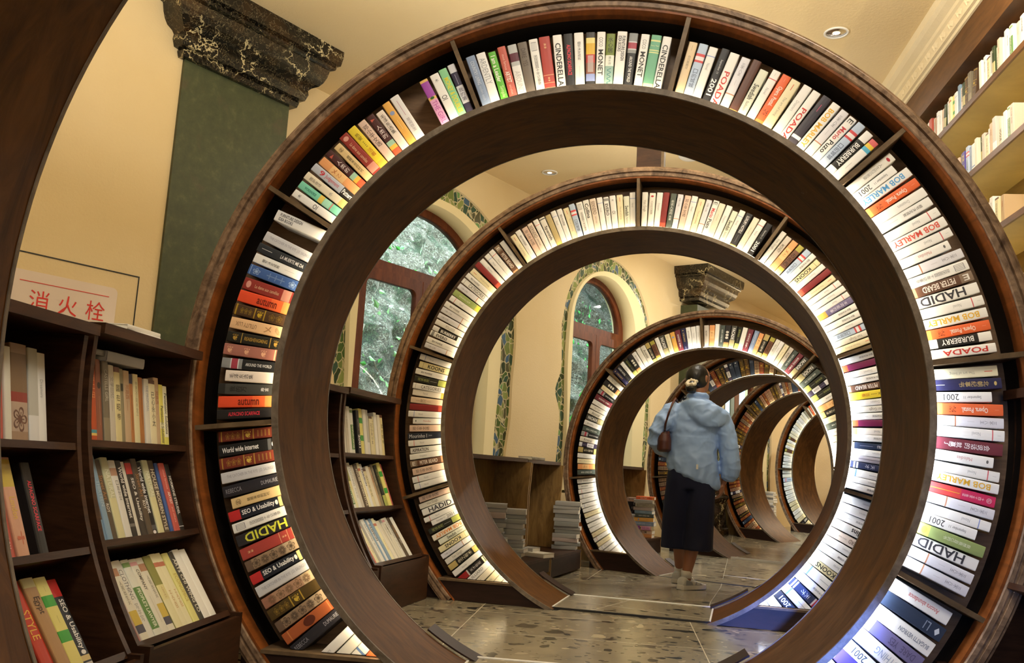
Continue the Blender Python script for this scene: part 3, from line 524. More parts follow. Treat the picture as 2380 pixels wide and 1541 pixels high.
 'cold': ('#e0ddcc', 3.0, 20, [(.04, .09, '#d8a0a0')], [('COMPANY', .14, .42, '#5a564c', 'b'), ('——————', .5, .85, '#aaa690', 's')], 'white book with a pink head mark'),
 'olp': ('#8a8a4c', 3.2, 20, [(.4, .6, '#ded69a'), (.6, 1, '#e2dcae')], [('人文工口', .42, .58, '#a8784c', 'v')], 'olive book with a straw yellow lower half'),
 'wyl': ('#e6e0b8', 2.8, 20, [(.12, .18, '#c0785c')], [('工人工日', .5, .75, '#b8843c', 'v')], 'white-yellow book with orange characters'),
 'ylp': ('#dcd88c', 2.8, 20, [], [('ECONOMICS', .3, .7, '#b8a04c', '')], 'pale yellow book with a mustard title'),
 'chi': ('#44423a', 2.4, 20, [], [('ARTS CHI WING LO', .1, .88, '#e8e4d4', 'b')], 'charcoal book with spaced white capitals'),
 'wblank': ('#e8e6dc', 3.2, 20, [], [], 'blank white book'),
 'lond': ('#cfa088', 3.8, 20.5, [(.02, .3, '#c8b04c')], [('London', .4, .62, '#d8b45c', 'b'), ('†', .74, .88, '#c06a50', 'b')], 'flesh pink book with a yellow oval'),
 'egy': ('#a8845c', 3.8, 20.5, [(0, .1, '#c0b884')], [('Egypt', .2, .38, '#44301c', 'b')], 'tan book with a small brown title'),
 'yg': ('#e4dc84', 3.8, 20.5, [(.2, .32, '#3c9a3c'), (.58, .7, '#3c9a3c')], [('——', .1, .16, '#a8a060', 's'), ('——', .42, .5, '#a8a060', 's')], 'yellow book with two green blocks'),
 'redst': ('#b83a28', 3.6, 20.5, [], [('STYLE', .3, .6, '#e8b848', '')], 'bright red book with a yellow title'),
 'redl': ('#b4564a', 3.6, 20.5, [], [('MUSIC HISTORY', .45, .9, '#e6c8bc', '')], 'muted red book with a pale title'),
 'photo': ('#9a7f68', 5.2, 20.5, [(.1, .5, '#7a6248'), (.5, .6, '#8a3a30'), (.6, .9, '#b09a88')], [('❀', .65, .9, '#6a4a3c', 'S')], 'thick brown book with a photographic spine'),
 'gry': ('#b9b8b0', 3.2, 20, [(.72, 1, '#dedede')], [], 'light grey book with a white foot'),
 'vogue': ('#e2d9c4', 3.0, 18, [], [('VOGUE', .35, .75, '#55503f', 'b')], 'cream book with black capitals'),
 'dkgr': ('#2b3a1c', 3.0, 19.5, [(.5, .85, '#b8ae7c')], [('心', .08, .2, '#c8c4a0', 'v')], 'bottle green book with a pale oval'),
 'pury': ('#4a3f96', 3.2, 19.5, [], [('文化 · 三民主', .1, .85, '#dcc848', 'b')], 'indigo book with yellow characters'),
 'bjade': ('#2f5a44', 3.2, 19, [], [], 'bottle green book'),
}
BOOKS = []    # (key, matrix, thickness, height, depth, place)

def book_geo(key, th, L, dep):
    col, _, _, bands, titles, _d = PRE[key]
    V = []; Fc = []; C = []; MI = []
    def quad(pts, c, mi=0):
        o = len(V); V.extend(pts); Fc.append(tuple(range(o, o + len(pts)))); C.append(c); MI.append(mi)
    c0 = lin(col); h = th / 2; r = min(0.003, th * .12); cv = 0.0018
    # spine profile across the thickness (rounded shoulders)
    xs = [-h, -h + r * .4, -h + r, -h * .35, h * .35, h - r, h - r * .4, h]
    ys = [r, r * .35, 0.0004, -.0002, -.0002, 0.0004, r * .35, r]
    cuts = sorted(set([0.0, 1.0] + [max(0, min(1, b_[0])) for b_ in bands] + [max(0, min(1, b_[1])) for b_ in bands]))
    def band_col(f):
        c = col
        for a, b_, cc in bands:
            if a <= f <= b_: c = cc
        return lin(c)
    for i in range(len(cuts) - 1):
        z1 = L * (1 - cuts[i]); z0 = L * (1 - cuts[i + 1]); c = band_col((cuts[i] + cuts[i + 1]) / 2)
        for j in range(7):
            quad([(xs[j], ys[j], z0), (xs[j + 1], ys[j + 1], z0), (xs[j + 1], ys[j + 1], z1), (xs[j], ys[j], z1)], c)
    # boards
    for sx in (-1, 1):
        a = [(sx * h, r, 0), (sx * h, dep, 0), (sx * h, dep, L), (sx * h, r, L)]
        quad(a if sx > 0 else a[::-1], c0)
        x2 = sx * (h - cv)
        for z in (0, L):
            q = [(sx * h, r, z), (sx * h, dep, z), (x2, dep, z), (x2, r, z)]
            quad(q if (sx > 0) == (z == 0) else q[::-1], c0)
        q = [(sx * h, dep, 0), (x2, dep, 0), (x2, dep, L), (sx * h, dep, L)]
        quad(q if sx > 0 else q[::-1], c0)
    # end caps of the spine
    for z, rev in ((0, False), (L, True)):
        p = [(xs[j], ys[j], z) for j in range(8)]
        quad(p if rev else p[::-1], band_col(0.999 if z == 0 else 0.001))
    # pages
    e = 0.0025; a = h - cv
    P = [(-a, r + .001, e), (a, r + .001, e), (a, dep - e, e), (-a, dep - e, e), (-a, r + .001, L - e), (a, r + .001, L - e), (a, dep - e, L - e), (-a, dep - e, L - e)]
    pc = lin('#e4dfd0')
    for f in [(0, 3, 2, 1), (4, 5, 6, 7), (2, 3, 7, 6)]: quad([P[i] for i in f], pc, 0)
    # lettering
    for s, a0, a1, cc, fl in titles:
        tc = lin(cc); maxh = th * (.80 if 'S' in fl else .34 if ('s' in fl or 'h' in fl or 'l' in fl) else .60)
        span = (a1 - a0) * L; mid = L * (1 - (a0 + a1) / 2); off = 0.0
        if 'h' in fl: off = th * .19
        if 'l' in fl: off = -th * .19; mid = L * (1 - a0) - span / 2
        if 'v' in fl:
            n = len(s); step = span / n; sz = min(step * .92, maxh)
            for i, ch in enumerate(s):
                vs_, fs, x0, x1, y0, y1 = glyphs(ch, False)
                if not vs_: continue
                k = sz / max(x1 - x0, y1 - y0, .3); zc = L * (1 - a0) - step * (i + .5)
                o = len(V)
                V.extend([((x - (x0 + x1) / 2) * k, -.0006, (y - (y0 + y1) / 2) * k + zc) for x, y in vs_])
                for f in fs: Fc.append(tuple(o + q for q in f)); C.append(tc); MI.append(0)
            continue
        vs_, fs, x0, x1, y0, y1 = glyphs(s, 'b' in fl)
        if not vs_: continue
        o = len(V)
        if 'x' in fl:
            k = th * .8 / (x1 - x0)
            V.extend([((x - (x0 + x1) / 2) * k, -.0006, (y - (y0 + y1) / 2) * k + mid) for x, y in vs_])
        else:
            k = span / (x1 - x0); kh = min(k * 1.6, maxh / max(y1 - y0, .2)) if k * (y1 - y0) < maxh else maxh / (y1 - y0)
            sg = -1 if 'f' in fl else 1
            V.extend([(sg * (y - (y0 + y1) / 2) * kh + off, -.0006, -sg * (x - (x0 + x1) / 2) * k + mid) for x, y in vs_])
        for f in fs: Fc.append(tuple(o + q for q in f)); C.append(tc); MI.append(0)
    return V, Fc, C

def clip_geo(V, Fc, C, m, zmin):
    """cut the book level with the bottom board of its bay"""
    ws = [(m @ Vector(v)).z for v in V]
    if min(ws) >= zmin: return V, Fc, C
    if max(ws) <= zmin + .004: return [], [], []
    oV, oF, oC = [], [], []
    for f, c in zip(Fc, C):
        out = []; n = len(f)
        for i in range(n):
            a, b_ = f[i], f[(i + 1) % n]; wa, wb = ws[a] - zmin, ws[b_] - zmin
            if wa >= 0: out.append(Vector(V[a]))
            if (wa >= 0) != (wb >= 0): out.append(Vector(V[a]).lerp(Vector(V[b_]), wa / (wa - wb)))
        if len(out) >= 3: o = len(oV); oV += [tuple(p) for p in out]; oF.append(tuple(range(o, o + len(out)))); oC.append(c)
    return oV, oF, oC
def make_book_mesh(key, th, L, dep, name='book', m=None, zmin=None):
    V, Fc, C = book_geo(key, th, L, dep)
    if zmin is not None: V, Fc, C = clip_geo(V, Fc, C, m, zmin)
    return color_mesh(name, V, Fc, C)
def color_mesh(name, V, Fc, C):
    me = bpy.data.meshes.new(name); me.from_pydata(V, [], Fc); me.materials.append(M['book'])
    ca = me.color_attributes.new('Col', 'FLOAT_COLOR', 'CORNER')
    arr = []
    for f, c in zip(Fc, C): arr.extend(list(c) * len(f))
    ca.data.foreach_set('color', arr); return me

ORD = ['', 'first', 'second', 'third', 'fourth', 'fifth', 'sixth', 'seventh', 'eighth', 'ninth', 'tenth', 'eleventh', 'twelfth', 'thirteenth', 'fourteenth', 'fifteenth', 'sixteenth', 'seventeenth', 'eighteenth', 'nineteenth', 'twentieth', 'twenty-first', 'twenty-second', 'twenty-third', 'twenty-fourth', 'twenty-fifth', 'twenty-sixth']

# ---------------------------------------------------------------- the rings
RINGS = {   # x, y, yaw, centre z, floor z, radius scale, width, divider angles, plinth top below centre
 'A': (0.2493, 2.7836, 0.1317, 0.9723, 0.055, 1.0, 0.495, [187.1, 149.2, 113.5, 77.8, 43.0, 8.3, -27.1], .833),
 'B': (0.6466, 4.5722, 0.2547, 0.9956, 0.058, 1.0108, 0.499, [200.0, 163.3, 126.9, 91.3, 56.0, 20.8, -15.0], .84),
 'C': (1.6719, 7.5621, 0.5465, 0.8319, -0.085, 0.9985, 0.559, [186.5, 138.7, 93.7, 47.2, 3.0, -20.0], .76),
 'D': (2.6809, 9.4762, 0.6055, 0.8679, -0.062, 0.986, 0.581, [186, 138, 84, 47, 3], .78),
 'E': (3.8729, 11.6643, 0.8447, 0.9253, -0.02, 1.006, 0.539, [186, 138, 93.7, 47.2, 3], .80),
 'F': (5.0331, 13.3506, 0.981, 0.9754, 0.03, 1.0015, 0.529, [180, 130, 93.7, 47.2, 3], .82),
 'Z': (0.35, 0.653, 0.0, 0.9, 0.055, 1.0, 0.495, [], .83),
}
RDESC = {'A': ('nearest full', 'large round walk-through bookcase, the nearest one seen whole, book bays lit by strip lights'),
         'B': ('second', 'round walk-through bookcase seen through the nearest one, mostly white books'),
         'C': ('third', 'round walk-through bookcase just past the person in the blue jacket'),
         'D': ('fourth', 'round walk-through bookcase half hidden behind the person, reddish old books'),
         'E': ('fifth', 'round walk-through bookcase right of the marble pillar base, with old leather books'),
         'F': ('last', 'smallest round walk-through bookcase at the far end of the tunnel'),
         'Z': ('front', 'dark curved edge of the round bookcase that frames the view on the left')}
def ringM(n):
    x, y, yaw, cz = RINGS[n][:4]
    return Matrix.Translation((x, y, cz)) @ Matrix.Rotation(-yaw, 4, 'Z')
def floor_angle(cz, fz, r, side):
    a = math.degrees(math.asin(min(1, (cz - fz) / r)))
    return 180 + a if side < 0 else -a
RING_OBJ = {}
REC = 0.028
def build_ring(n):
    x, y, yaw, cz, fz, sc, w, divs, zb = RINGS[n]
    root = empty('round_bookcase', RDESC[n][1], 'bookcase', Matrix.Translation((x, y, fz)) @ Matrix.Rotation(-yaw, 4, 'Z'))
    RING_OBJ[n] = root
    T = Matrix.Translation((0, 0, cz - fz)) @ Matrix.Diagonal((sc, 1, sc, 1))
    h = (cz - fz) / sc
    def arc(prof, name, mat, seg=160, rr=None, a=None, mi=0):
        r = max(p[0] for p in prof) if rr is None else rr
        if a is None:
            q = math.degrees(math.asin(min(1, h / r))); a = (180 + q, -q)
        b = MB(); b.sweep(prof, a[0], a[1], seg, 0, T); return b.build(name, mat, root, False)
    def rect(r0, r1, y0, y1): return [(r0, y0), (r1, y0), (r1, y1), (r0, y1)]
    o = arc(rect(1.0, 1.017, 0.0, w), 'inner_barrel', M['barrel'], rr=1.0)
    for p in o.data.polygons: p.use_smooth = True
    o.modifiers.new('es', 'EDGE_SPLIT').split_angle = R_(40)
    arc(rect(.9985, 1.0185, -.005, .003), 'rim', M['rim'], rr=1.0)
    arc(rect(.9985, 1.0185, w - .003, w + .004), 'rim', M['rim'], rr=1.0)
    wb = w
    band = [(1.287, 0.0), (1.291, -.006), (1.303, -.007), (1.306, 0.001), (1.311, 0.001), (1.314, -.009), (1.328, -.008), (1.333, -.002), (1.339, 0.0), (1.339, wb), (1.30, wb), (1.287, wb - .004)]
    arc(band, 'outer_band', M['band'], rr=1.30)
    arc(rect(1.279, 1.2868, -.001, .065), 'band_edging', M['bandin'], rr=1.28)
    arc(rect(1.279, 1.2868, .065, .162), 'band_inner_shade', M['dark'], rr=1.28)  # shade in the depth of the band, put into a near-black colour
    arc(rect(1.017, 1.287, .162, .172), 'back_panel', M['panel'], rr=1.15)
    for a in divs:
        b = MB(); ca = R_(a)
        Mx = T @ Matrix.Rotation(-ca, 4, 'Y')
        b.box((1.0175, .001, -.0075), (1.279, .162, .0075), 0, Mx); b.build('divider', M['divider'], root)
    # plinth and bottom boards on both sides
    zt = -zb / sc
    for s in (-1, 1):
        pts = []
        k = 10
        def cx_(r, z): return math.sqrt(max(r * r - z * z, 0))
        zs = [zt + (-h - zt) * i / k for i in range(k + 1)]
        inner = [(s * cx_(1.017, z), z) for z in zs]; outer = [(s * cx_(1.287, z), z) for z in zs]
        b = MB(); poly = inner + outer[::-1]
        if s < 0: poly = poly[::-1]
        m_ = len(poly); vs_ = [(px, yy, pz) for yy in (.003, .018) for px, pz in poly]
        fs = [tuple(range(m_)), tuple(range(m_, 2 * m_))[::-1]] + [(i, i + m_, (i + 1) % m_ + m_, (i + 1) % m_) for i in range(m_)]
        b.add(vs_, fs, 0, T); b.build('plinth', M['plinth'], root)
        b = MB(); xa, xb = sorted((s * cx_(1.017, zt), s * cx_(1.284, zt))); b.box((xa, -.002, zt - .004), (xb, .162, zt + .007), 0, T); b.build('bottom_board', M['divider'], root)
        # filler board outside the ring down to the floor
        lat = 1.05 if n not in 'Z' else 1.05
        z2 = -math.sqrt(1.335 ** 2 - lat ** 2)
        poly = [(s * cx_(1.337, z2 + (-h - z2) * i / k), z2 + (-h - z2) * i / k) for i in range(k + 1)] + [(s * lat, -h), (s * lat, z2)]
        poly = [p for p in poly]
        if s > 0: poly = poly[::-1]
        m_ = len(poly); vs_ = [(px, yy, pz) for yy in (.03, .045) for px, pz in poly]
        fs = [tuple(range(m_)), tuple(range(m_, 2 * m_))[::-1]] + [(i, i + m_, (i + 1) % m_ + m_, (i + 1) % m_) for i in range(m_)]
        b = MB(); b.add(vs_, fs, 0, T); b.build('filler_board', M['plinth'], root)
    # strip lights behind the inner rim, one for each bay
    if n != 'Z':
        ends = [180 + math.degrees(math.asin(zb / sc / 1.03))] + divs + [-math.degrees(math.asin(zb / sc / 1.03))]
        for i in range(len(ends) - 1):
            a0, a1 = ends[i] - .6, ends[i + 1] + .6
            mid = (a0 + a1) / 2
            mat = M['led_far'] if n in 'DEF' else M['led_n'] if n == 'C' else (M['led_c'] if mid < 8 else M['led_n'] if mid < 60 else M['led_w'])
            arc(rect(1.0180, 1.0212, .005, .014), 'strip_light', mat, seg=max(8, int((a0 - a1) / 1.5)), a=(a0, a1))
    return root

for n in RINGS: build_ring(n)

CLIP = {}
def fill_bay(ring, a0, a1, keys, place, jit=0.4):
    """books stand radially between the angles a0 > a1 (clockwise)"""
    x, y, yaw, cz, fz, sc, w, divs, zb = RINGS[ring]
    RM = ringM(ring); r0 = 1.0195 * sc
    items = []
    for k in keys:
        if k[0] == '_': items.append((None, float(k[1:]), 0)); continue
        tilt = 0
        if k.startswith('/'): tilt = 1; k = k[1:]
        th = PRE[k][1] / 100 * random.uniform(.93, 1.06); items.append((k, th, tilt))
    tot = sum(i[1] * (.033 if i[0] is None else 1) for i in items); gap = 0.0012
    availl = R_(a0 - a1) * (r0 + .004) - gap * len(items); s = availl / tot
    a = a0; cnt = 0
    for k, th, tilt in items:
        if k is None: a -= math.degrees(th * .033 * s / r0); continue
        th = th * s; da = math.degrees((th + gap) / r0); am = a - da / 2; a -= da; cnt += 1
        L = PRE[k][2] / 100 * random.uniform(.985, 1.01)
        ang = am + random.uniform(-jit, jit) * .3
        ca = R_(ang)
        rec = REC + random.uniform(-.004, .004)
        X = Vector((math.sin(ca), 0, -math.cos(ca))); Z = Vector((math.cos(ca), 0, math.sin(ca))); Y = Vector((0, 1, 0))
        org = Z * r0 + Y * rec
        if tilt: 
            t = R_(-7); X, Z = X * math.cos(t) - Z * math.sin(t), Z * math.cos(t) + X * math.sin(t); org += Z * .004
        Lm = Matrix(((X.x, Y.x, Z.x, org.x), (X.y, Y.y, Z.y, org.y), (X.z, Y.z, Z.z, org.z), (0, 0, 0, 1)))
        dep = .158 - rec
        CLIP[len(BOOKS)] = cz - zb + .010
        BOOKS.append((k, RM @ Lm, th, L, dep, '%s clockwise, %s' % (ORD[min(cnt, 26)], place)))

def bays(ring, lists, names):
    x, y, yaw, cz, fz, sc, w, divs, zb = RINGS[ring]
    ends = [180 + math.degrees(math.asin(zb / sc / 1.035))] + divs + [-math.degrees(math.asin(zb / sc / 1.035))]
    for i, (ls, nm) in enumerate(zip(lists, names)):
        a0 = ends[i] - (.8 if i else 0); a1 = ends[i + 1] + (.8 if i < len(divs) else 0)
        fill_bay(ring, a0, a1, ls.split(), nm)

A_NAMES = [s + ', nearest ring' for s in ('bottom left bay', 'middle left bay', 'upper left bay', 'top bay', 'upper right bay', 'middle right bay', 'lower right bay', 'bottom right bay')]
A_LISTS = [
 'orme wbl wblank plainw _.9 rebecca medal ornate olivg ornp catch seo ornate redg hadidy datuan seo yuan rebecca catch goldr www goldr',
 'alp autumn chd mao world pink reai util gold autumn dame blue xijie muerte catch _1.5 /furn',
 'oi mint creamc nine peach renlei yuan dame yell deng renlei mao orye wpink _2.2 purp oi greeny dpur',
 'slate ardent lead artist worldw dare datuan redg cind alp xijie multi coco olive furn world coco fairy cind _.5',
 'creamp lblue wblue k2001 poadal wbrown brown swed wred oran creamr plainw poadal dgrey bobo wbrown puzo lblue burb wcol',
 'dotr y2001 bobb oran plainw xijie wred bobr wred whites wbrown datuan beard hadid wred bobo oran burb poada',
 'creamr navy y2001 oran wbrown wred hua whites wred bobo magc wbrown wblue y2001 olivr hadid wbrown wbrown _.4',
 'ancora slated bug darep cloth y2001 violet plainw wblank dgrey plainw']
bays('A', A_LISTS, A_NAMES)
B_NAMES = [s + ', second ring' for s in ('bottom left bay', 'lower left bay', 'middle left bay', 'upper left bay', 'top bay', 'upper right bay', 'right bay', 'bottom right bay')]
# B starts with the bay under its lowest left divider
B_LISTS = [
 'wblank cre creamr cre julli kred wlow blackg gogh wbrown koonsf swed bobf khblk y2001 wred hadid gogh deng',
 'wblue wred deng beard plainw asp wred mour deng whites wblue dred tanp sun cat khblk xijie koons wblue',
 'wbrown xijie evero burb pollo wbrown wbrown xijie wred olivr wbrown cat xijie creamr dred plainw wblue wred beard plainw',
 'creamr xijie deng bern wred span khaki wblue xijie creamr lblue datuan coll bern wblue evero oi creamr swed wblue',
 'gogh dotr plainw dred ggreen wbrown deng wblue creamr wbrown puzo cre plainw swed wblue lux cre wred k2001 _.4',
 'gogh money peach orab lblue xijie koons plainw dred creamr wred plainw wred purg xijie xijie plainw lblue gogh creamr',
 'xijie magenta plainw xijie beard yell plainw gogh xijie magenta sun xijie luxn plainw wgrey nred wbl plainw xijie',
 'plainw plainw xijie coll bern plainw xijie wlow koons wbl xijie nred wbl k2001 plainw plainw']
bays('B', B_LISTS, B_NAMES)
def rnd(keys, n): return ' '.join(random.choice(keys) for _ in range(n))
CK = 'wblank plc orab dpur facade creamr orye hua navy xijie plainw gogh world lblue blackg khblk peach cre tanp'.split()
bays('C', [rnd('plainw wblue creamr xijie lblue wred wbl k2001 datuan'.split(), 19),
           'ggreen peach creamr plainw blackg dpur arse world ggreen xijie facade arse gogh plainw hua world creamr plc gogh',
           'navy lux plainw khblk plc xijie wblank arse blackg orab plainw facade creamr orye hua navy xijie plainw plainw',
           'money peach wblank ggreen plc facade khblk wblank hua slate peach blackg orab gogh plainw creamr money ggreen hua facade',
           'facade ggreen khblk dpur khblk xijie peach blackg creamr ggreen wpink cre wblank plainw creamr wblank',
           rnd(CK, 9), rnd(CK, 8)], ['third ring'] * 7)
OLD = 'goldr ornp gold goldr reai goldr ornate ornate olivg goldr gold ornp slated dpur'.split()
for rg in 'DE':
    nb = len(RINGS[rg][7]) + 1
    bays(rg, [rnd(OLD, 19) for _ in range(nb)], ['%s ring' % RDESC[rg][0]] * nb)
bays('F', [rnd('wblank plainw creamr k2001 xijie lblue cre'.split(), 16)] + [rnd('wblank plainw creamr xijie orab cre wpink oran wblue'.split(), 20) for _ in range(5)], ['last ring'] * 6)

# ---------------------------------------------------------------- curved bookcases between the rings (left and right hand)
ANG = [190.0, 201.6, 213.6]          # radial boards, measured about the tunnel axis
RF = 1.283
def seg_bookcase(name_lbl, P0, P1, z0, z1, f0, f1, units, side=-1, niche=False, backmat=None, RB=1.53):
    """P0,P1: tunnel axis points (x,y); z: axis heights; units: list of (t0,t1) stretches with their own end panels"""
    P0 = Vector((P0[0], P0[1], z0)); P1 = Vector((P1[0], P1[1], z1))
    D = P1 - P0; ln = math.hypot(D.x, D.y); yaw = math.atan2(D.x, D.y)
    fz = (f0 + f1) / 2; cz = (z0 + z1) / 2
    out = []
    for ui, (t0, t1) in enumerate(units):
        c = P0 + D * ((t0 + t1) / 2); L = ln * (t1 - t0)
        fzz = f0 + (f1 - f0) * ((t0 + t1) / 2)
        base = Matrix.Translation((c.x, c.y, fzz)) @ Matrix.Rotation(-yaw, 4, 'Z')
        root = empty('curved_bookcase', name_lbl[ui], 'bookcase', base)
        T = Matrix.Translation((0, 0, c.z - fzz)); h = c.z - fzz
        y0, y1 = -L / 2, L / 2; s = side
        def at(a): return a if s < 0 else 180 - a
        def P(r, a): return (r * math.cos(R_(at(a))), r * math.sin(R_(at(a))))
        ztop = .062 if not niche else -.045
        # end panels
        for ye in (y0, y1 - .018):
            prof = [P(RF, 177.3 + (213.6 - 177.3) * i / 14) for i in range(15)] + [(s * 1.035, RF * math.sin(R_(213.6))), (s * 1.035, -h), (s * RB, -h), (s * RB, ztop)]
            if niche: prof = [(s * 1.22, ztop), (s * 1.235, -.3), (s * 1.235, -.742), (s * 1.035, -.742), (s * 1.035, -h), (s * RB, -h), (s * RB, ztop)]
            b = MB(); m_ = len(prof); vs_ = [(px, yy, pz) for yy in (ye, ye + .018) for px, pz in prof]
            fs = [tuple(range(m_)), tuple(range(m_, 2 * m_))[::-1]] + [(i, i + m_, (i + 1) % m_ + m_, (i + 1) % m_) for i in range(m_)]
            b.add(vs_, fs, 0, T); b.build('end_panel', M['oak'] if niche else M['shelf'], root)
        b = MB(); xa, xb = sorted((s * (RF - .03), s * RB)); b.box((xa, y0 - .004, ztop), (xb, y1 + .004, ztop + .028), 0, T); b.build('top_board', M['shelf'], root)
        b = MB(); xa, xb = sorted((s * (RB - .012), s * RB)); b.box((xa, y0 + .018, -h), (xb, y1 - .018, ztop), 0, T); b.build('back_panel', backmat or M['dark'], root)
        if not niche:
            for a in ANG:
                b = MB(); Mx = T @ Matrix.Rotation(-R_(at(a)), 4, 'Y')
                b.box((RF + .002, y0 + .018, -.009), (min(RB / abs(math.cos(R_(a))) - .03, 1.6), y1 - .018, .009), 0, Mx); b.build('shelf_board', M['shelf'], root)
            zp = RF * math.sin(R_(213.6))
        else:
            zp = -.745
            b = MB(); xa, xb = sorted((s * 1.03, s * RB)); b.box((xa, y0 + .018, zp - .02), (xb, y1 - .018, zp), 0, T); b.build('bench_board', M['shelf'], root)
        b = MB(); xa, xb = sorted((s * 1.035, s * 1.05)); b.box((xa, y0 + .018, -h), (xb, y1 - .018, zp - .01), 0, T); b.build('plinth', M['shelf'] if not niche else M['plinth'], root)
        out.append((root, base @ T, y0 + .018, y1 - .018, zp))
    return out
def shelf_books(unit, row, keys, place, side=-1, start=0.004, lean=0.0, fill=True):
    root, BM, y0, y1, zp = unit
    a = ANG[row]
    items = [(None, float(k[1:]) / 100) if k[0] == '_' else (k, PRE[k][1] / 100) for k in keys.split()]
    tot = sum(i[1] for i in items); s = (y1 - y0 - start * 2 - .001 * len(items)) / tot if fill else 1
    yy = y0 + start; cnt = 0
    for k, th in items:
        if k is None: yy += th * s; continue
        th *= s; cnt += 1; ym = yy + th / 2; yy += th + .001
        L = min(PRE[k][2] / 100 * random.uniform(.97, 1.0) * 1.16, .236)
        if side < 0:
            ca = R_(a); rad = Vector((math.cos(ca), 0, math.sin(ca))); tan = Vector((math.sin(ca), 0, -math.cos(ca)))
            X = Vector((0, 1, 0))
        else:
            ca = R_(180 - a); rad = Vector((math.cos(ca), 0, math.sin(ca))); tan = Vector((-math.sin(ca), 0, math.cos(ca)))
            X = Vector((0, -1, 0))
        Z = tan; Y = rad
        if lean:
            t = R_(lean); X, Z = X * math.cos(t) - Z * math.sin(t), Z * math.cos(t) + X * math.sin(t)
        rr = RF + .03 + random.uniform(0, .008)
        org = Y * rr + Vector((0, ym, 0)) + tan * (.0105 + (abs(math.sin(R_(lean))) * th * .5 if lean else 0))
        Lm = Matrix(((X.x, Y.x, Z.x, org.x), (X.y, Y.y, Z.y, org.y), (X.z, Y.z, Z.z, org.z), (0, 0, 0, 1)))
        BOOKS.append((k, BM @ Lm, th, L, .14, '%s from left, %s' % (ORD[min(cnt, 26)], place)))

# front pair (near ring Z to ring A)
ua = seg_bookcase(['low curved wooden bookcase cut off by the left edge of the picture', 'low curved wooden bookcase at the left, against the nearest ring'],
                  (0.07, 1.17), (0.249, 2.775), 0.95, 0.972, .055, .055, [(0.01, .628), (.645, 1.0)])
shelf_books(ua[0], 0, '_58 redl whn photo gry plainw _5', 'top shelf at far left')
shelf_books(ua[0], 1, '_62 redl lond _3 alp _10', 'middle shelf at far left')
shelf_books(ua[0], 2, '_60 redst egy yg seo _6', 'bottom shelf at far left')
SN = 'shelf beside nearest ring'
shelf_books(ua[1], 0, 'graf logo or2 rdb gb bei crb olb tn orn2 cr3 brn wh3 wh4 tn yel3 whp _3', 'top ' + SN)
shelf_books(ua[1], 1, 'clun speed speedl strt pyel wrd wwwd whn seod strt www pyel msty bl4 art4 horm _2', 'middle ' + SN)
shelf_books(ua[1], 2, 'fash rdp wpic wclo peop cold wpic olp wyl wyl ylp chi wblank wblank _1', 'bottom ' + SN)
# between ring A and ring B
ub = seg_bookcase(['low curved bookcase behind the left side of the nearest ring', 'low curved bookcase under the first window, seen through the nearest ring'],
                  (0.314, 3.285), (0.64, 4.565), 0.975, 0.99, .055, .057, [(0.01, .48), (.5, 1.0)])
SB = 'shelf under first window'
shelf_books(ub[1], 0, '_6 wh3 bei wblank peop _3 k2001 yg wblank gry wh4 cr3 wblank cre crb _3', 'top ' + SB)
shelf_books(ub[1], 1, '_3 wblank peop olp wclo bei msty wyl fash wh4 cre tn gb _1 khblk yg rdp _2', 'middle ' + SB, lean=-4)
shelf_books(ub[1], 2, 'rdp wpic artist wyl _1 wclo speedl fash speedl wyl whn cre wh3 cold wclo strt wblank _3', 'bottom ' + SB, lean=-3)
# between ring B and ring C: bench niches
uc = seg_bookcase(['wooden bench niche behind the left side of the second ring', 'wooden bench niche holding stacks of grey books left of the third ring'],
                  (0.774, 5.06), (1.67, 7.555), 0.845, 0.835, .02, -.08, [(.02, .655), (.662, 1.0)], niche=True, backmat=M['oak'])
ud = seg_bookcase(['bench niche between the third ring and the person'], (1.99, 8.09), (2.66, 9.45), .835, .865, -.08, -.065, [(.03, .98)], niche=True, backmat=M['oak'])
ue = seg_bookcase(['bench niche with stacked books left of the last ring'], (4.3, 12.05), (5.02, 13.33), .93, .97, -.01, .02, [(.03, .98)], niche=True, backmat=M['oak'], RB=1.36)
# right-hand units opposite
ur = seg_bookcase(['low curved bookcase at the right, in front of the nearest ring'], (0.19, 1.17), (0.249, 2.775), 0.95, 0.972, .055, .055, [(.55, 1.0)], side=1)
ur2 = seg_bookcase(['low curved bookcase behind the right side of the nearest ring'], (0.314, 3.285), (0.64, 4.565), 0.975, 0.99, .055, .057, [(0.01, 1.0)], side=1)

# lying books: stacks on benches
def lying(key, c, yaw, th, L, dep, place, scale=1):
    """book lying flat, spine towards -Y of its own frame turned by yaw; c = centre of its underside"""
    Rz = Matrix.Rotation(yaw, 4, 'Z')
    # local X (thickness) -> up, Z (height) -> -side, Y (depth) -> away
    B = Matrix(((0, 0, -1, L / 2), (0, 1, 0, -dep / 2), (1, 0, 0, th / 2), (0, 0, 0, 1)))
    BOOKS.append((key, Matrix.Translation(c) @ Rz @ B, th, L, dep, place))
PRE['gst'] = ('#a9a9a8', 3, 21, [], [], 'grey-white unmarked book')
PRE['gsd'] = ('#8f9292', 3, 21, [], [], 'grey unmarked book')
PRE['gsr'] = ('#b8a8a4', 3, 21, [(0, 1, '#b4a6a2')], [], 'pinkish grey book')
PRE['bfly'] = ('#9a9484', 3, 21, [], [('BUTTERFLY', .1, .7, '#5a554a', '')], 'grey book with a dark capital title')
PRE['mich'] = ('#d8bda8', 3, 21, [], [('MICHAEL', .2, .7, '#33302c', 'bf')], 'pale pink book with an inverted black title')
PRE['dkb'] = ('#26242a', 4, 21, [], [('10', .3, .6, '#a8a8b0', '')], 'thick black book')
